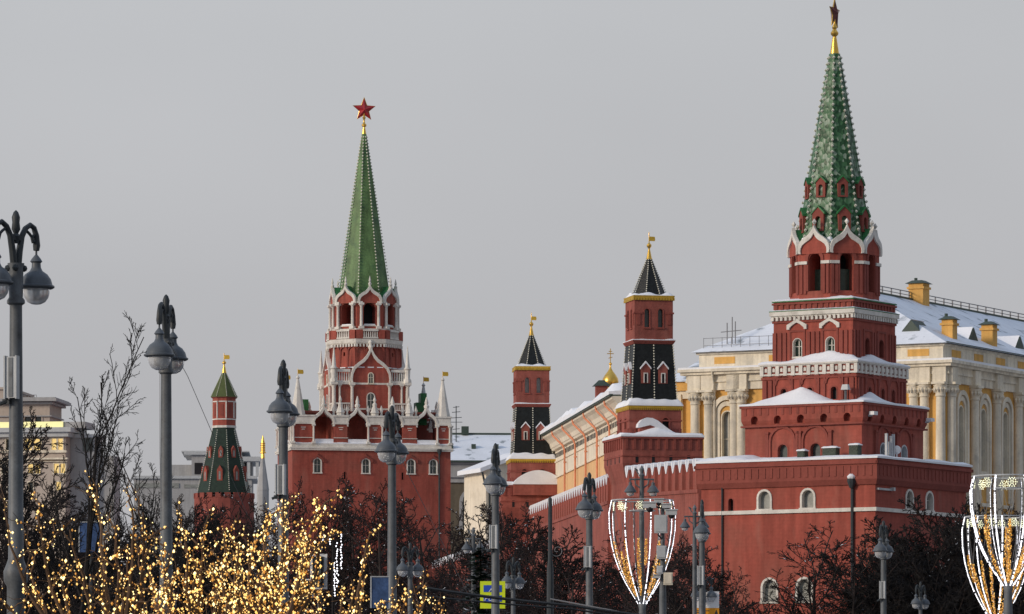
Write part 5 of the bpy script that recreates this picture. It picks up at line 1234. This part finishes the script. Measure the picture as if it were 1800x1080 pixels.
place_tree(3, 1296, 985, 345, 4.0, 'small bare tree at the left foot of the near tower wall', None, wide=1.1)
for i, used_ in enumerate(taken):
    if not used_: place_tree(i, 210+20*i, 850, 300, 0, *G1)
# the tall near bare tree at the left
tr, cr, zs, sn = grow(41, 10.6, spread=.36, up=.75, dens=.78, rt=.0075, lean=.06, fork=.38); t = thing('bare_tree', 'tallest bare tree, its black upright branches against the sky right of the nearest lamp', 'tree', (PX(118, 112), 112, 0), .4)
tr.build('trunk', M['bark'], t); cr.build('crown', M['bark'], t); s = PZ(550, 112)/zs; t.scale = (s, s, s)
tr, cr, zs, sn = grow(47, 9, spread=.5, up=.5, dens=.75, rt=.0075, fork=.4); t = thing('bare_tree', 'bare tree with forked branches beside the plain grey lamp pole', 'tree', (PX(238, 120), 120, 0), 2.2)
tr.build('trunk', M['bark'], t); cr.build('crown', M['bark'], t); s = PZ(735, 120)/zs; t.scale = (s, s, s)
# a dark spruce with snow on its boughs behind the signs
def spruce(px, d, topy, label):
    r_ = random.Random(5); H = PZ(topy, d); t = thing('spruce_tree', label, 'tree', (PX(px, d), d, 0)); b = MB(); b.tube([(0, 0, 0), (0, 0, H)], [.22, .02], 7); b.build('trunk', M['bark'], t)
    n = MB(); s = MB()
    for i in range(520):
        z = H*(.1+.88*r_.random()); L = (H-z)*.36+.25; a = r_.uniform(0, 6.28); c_, s_ = math.cos(a), math.sin(a)
        for j in range(7):
            q = L*(j+.5)/7; w = .14+.1*r_.random(); zz = z-.22*q-.03*q*q
            n.add([(q*c_-s_*w, q*s_+c_*w, zz-.12), (q*c_+s_*w, q*s_-c_*w, zz-.12), ((q+.3)*c_, (q+.3)*s_, zz-.02-.2*r_.random())], [(0, 1, 2)])
            if r_.random() < .035: s.add([(q*c_-s_*w*.8, q*s_+c_*w*.8, zz-.06), (q*c_+s_*w*.8, q*s_-c_*w*.8, zz-.06), ((q+.26)*c_, (q+.26)*s_, zz+.03)], [(0, 1, 2)])
    n.build('crown', M['darkgreen'], t, smooth=False); s.build('snow_patch', M['snow'], t, smooth=False)
spruce(845, 235, 950, 'dark spruce flecked with snow, left of the yellow and blue sign')

# ---------------------------------------------------------------- trees wrapped in fairy lights
def fairy_tree(seed, px, fork, d, tips, label, dens=1.0, sub=9):
    r_ = random.Random(seed); t = thing('fairy_light_tree', label, 'lit tree', (PX(px, d), d, 0), 0, 'trees wound with fairy lights')
    X = lambda p: (p-px)*d/F; Z = lambda p: PZ(p, d)
    tb = MB(); cb = MB(); lb = MB(); f0 = Vector((0, 0, Z(fork)))
    tb.tube([(0, 0, 0), (.03, .02, f0.z*.5), f0], [.11, .09, .075], 8)
    def bulb(p, big=1.0):
        u = r_.random(); lb.m = 0 if u < .46 else 1 if u < .66 else 2; s = (.0075+.0145*r_.random()**2.6)*big*d/70
        q = p+Vector((r_.gauss(0, .026), r_.gauss(0, .026), r_.gauss(0, .026))); lb.octa(q, s, s*(1.0+.5*r_.random()))
    def limb(a, b, bow, r0, r1, n=10):
        m = (a+b)/2+bow; P = [a*(1-s)**2+m*2*s*(1-s)+b*s*s for s in (i/n for i in range(n+1))]
        for i in range(1, n): P[i] += Vector((r_.gauss(0, .018), r_.gauss(0, .018), r_.gauss(0, .018)))
        return P, [r0+(r1-r0)*i/n for i in range(n+1)]
    for (x, y, w) in tips:
        b = Vector((X(x), r_.uniform(-.7, .7), Z(y))); L = (b-f0).length
        bow = Vector((r_.uniform(-.3, .3)+w*1.4, r_.uniform(-.2, .2), r_.uniform(-.15, .12)))*L*.3
        P, Q = limb(f0, b, bow, .05, .011); tb.tube(P, Q, 6)
        for i in range(2, len(P)-1):
            for _ in range(int(max(1, L/len(P)*44*dens))): s = r_.random(); bulb(P[i].lerp(P[i+1], s), 1.1)
        for c in range(sub):
            s = .22+.78*(c+r_.random())/sub; f = s*(len(P)-1); i = min(int(f), len(P)-2); a = P[i].lerp(P[i+1], f-i); dd = (P[i+1]-P[i]).normalized()
            v = Vector((r_.gauss(0, 1), r_.gauss(0, .8), r_.gauss(.3, .8))).normalized(); e_ = (dd*.55+v*.85).normalized(); l2 = L*(.34-.18*s)*r_.uniform(.6, 1.25)
            P2, Q2 = limb(a, a+e_*l2, Vector((0, 0, .05)), .016, .005, 5); cb.tube(P2, Q2, 4)
            for j in range(5):
                for _ in range(max(1, int(l2/5*25*dens))): bulb(P2[j].lerp(P2[j+1], r_.random()))
            for c2 in range(2):
                a2 = P2[r_.randint(2, 4)]; e2 = (e_+Vector((r_.gauss(0, .7), r_.gauss(0, .7), r_.gauss(.2, .6)))).normalized(); P3, Q3 = limb(a2, a2+e2*l2*.55, Vector((0, 0, .02)), .006, .003, 3); cb.tube(P3, Q3, 3)
                for j in range(3):
                    if r_.random() < .3*dens: bulb(P3[j].lerp(P3[j+1], r_.random()), .9)
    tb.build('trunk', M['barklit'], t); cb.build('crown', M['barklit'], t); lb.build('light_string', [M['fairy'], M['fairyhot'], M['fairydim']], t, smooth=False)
fairy_tree(1, 190, 1200, 66, [(22, 930, -.7), (75, 885, -.5), (10, 1060, -.5), (60, 985, -.6), (130, 935, -.2), (160, 862, 0), (205, 925, .1), (240, 900, .2), (258, 905, .3), (110, 1010, -.4), (175, 980, 0), (228, 990, .2)], 'leftmost fairy light tree with long sparkling branches sweeping up to the nearest lamp', .8, 6)
fairy_tree(2, 345, 1200, 72, [(255, 990, -.5), (290, 955, -.3), (325, 930, -.1), (360, 920, 0), (395, 930, .2), (420, 955, .3), (310, 1010, -.3), (345, 985, 0), (380, 990, .2), (275, 1040, -.4), (410, 1020, .3), (240, 1050, -.4)], 'fairy light tree thick with amber bulbs under the small round tower', 1.2)
fairy_tree(3, 455, 1190, 69, [(500, 878, .2), (560, 880, .3), (565, 915, .4), (475, 905, 0), (445, 935, -.1), (530, 925, .3), (420, 955, -.3), (395, 985, -.4), (505, 960, .2), (540, 985, .3), (465, 980, 0), (430, 1010, -.2), (490, 1010, .2), (400, 1045, -.3), (525, 1045, .3)], 'brightest densest fairy light tree, its tips reaching in front of the star tower', 1.35)
fairy_tree(4, 610, 1195, 74, [(652, 938, .1), (748, 1022, .6), (642, 1012, .1), (690, 1035, .4), (600, 1035, -.1), (560, 1045, -.2), (715, 1055, .5), (780, 1062, .7), (670, 1052, .3), (625, 1045, 0), (545, 1065, -.3), (740, 1070, .6)], 'rightmost fairy light tree, low, with one thin upright sprig and a long arm', .75, 6)
def white_lights():
    d = 180.0; t = thing('hanging_lights', 'thin vertical strings of white lights hanging in the dark tree right of the traffic signals', 'string lights', (PX(585, d), d, 0)); r_ = random.Random(3); wi = MB(); lb = MB()
    tz = PZ(925, d)
    wi.tube([(0, .1, 0), (0, .1, tz)], [.1, .03], 6)
    for x, y0, y1 in ((567, 935, 955), (580, 945, 958), (593, 955, 1035), (600, 940, 1000), (588, 990, 1050)):
        X = (x-585)*d/F; wi.tube([(0, .1, tz), (X, 0, PZ(y0, d)), (X, 0, PZ(y1, d))], .008, 4); y = y0
        while y < y1: lb.octa((X+r_.gauss(0, .02), 0, PZ(y, d)), .02+.012*r_.random(), .04); y += r_.uniform(2.5, 6)
    wi.build('support', M['bark'], t); lb.build('light_string', M['led'], t, smooth=False)
white_lights()
bpy.context.view_layer.update()
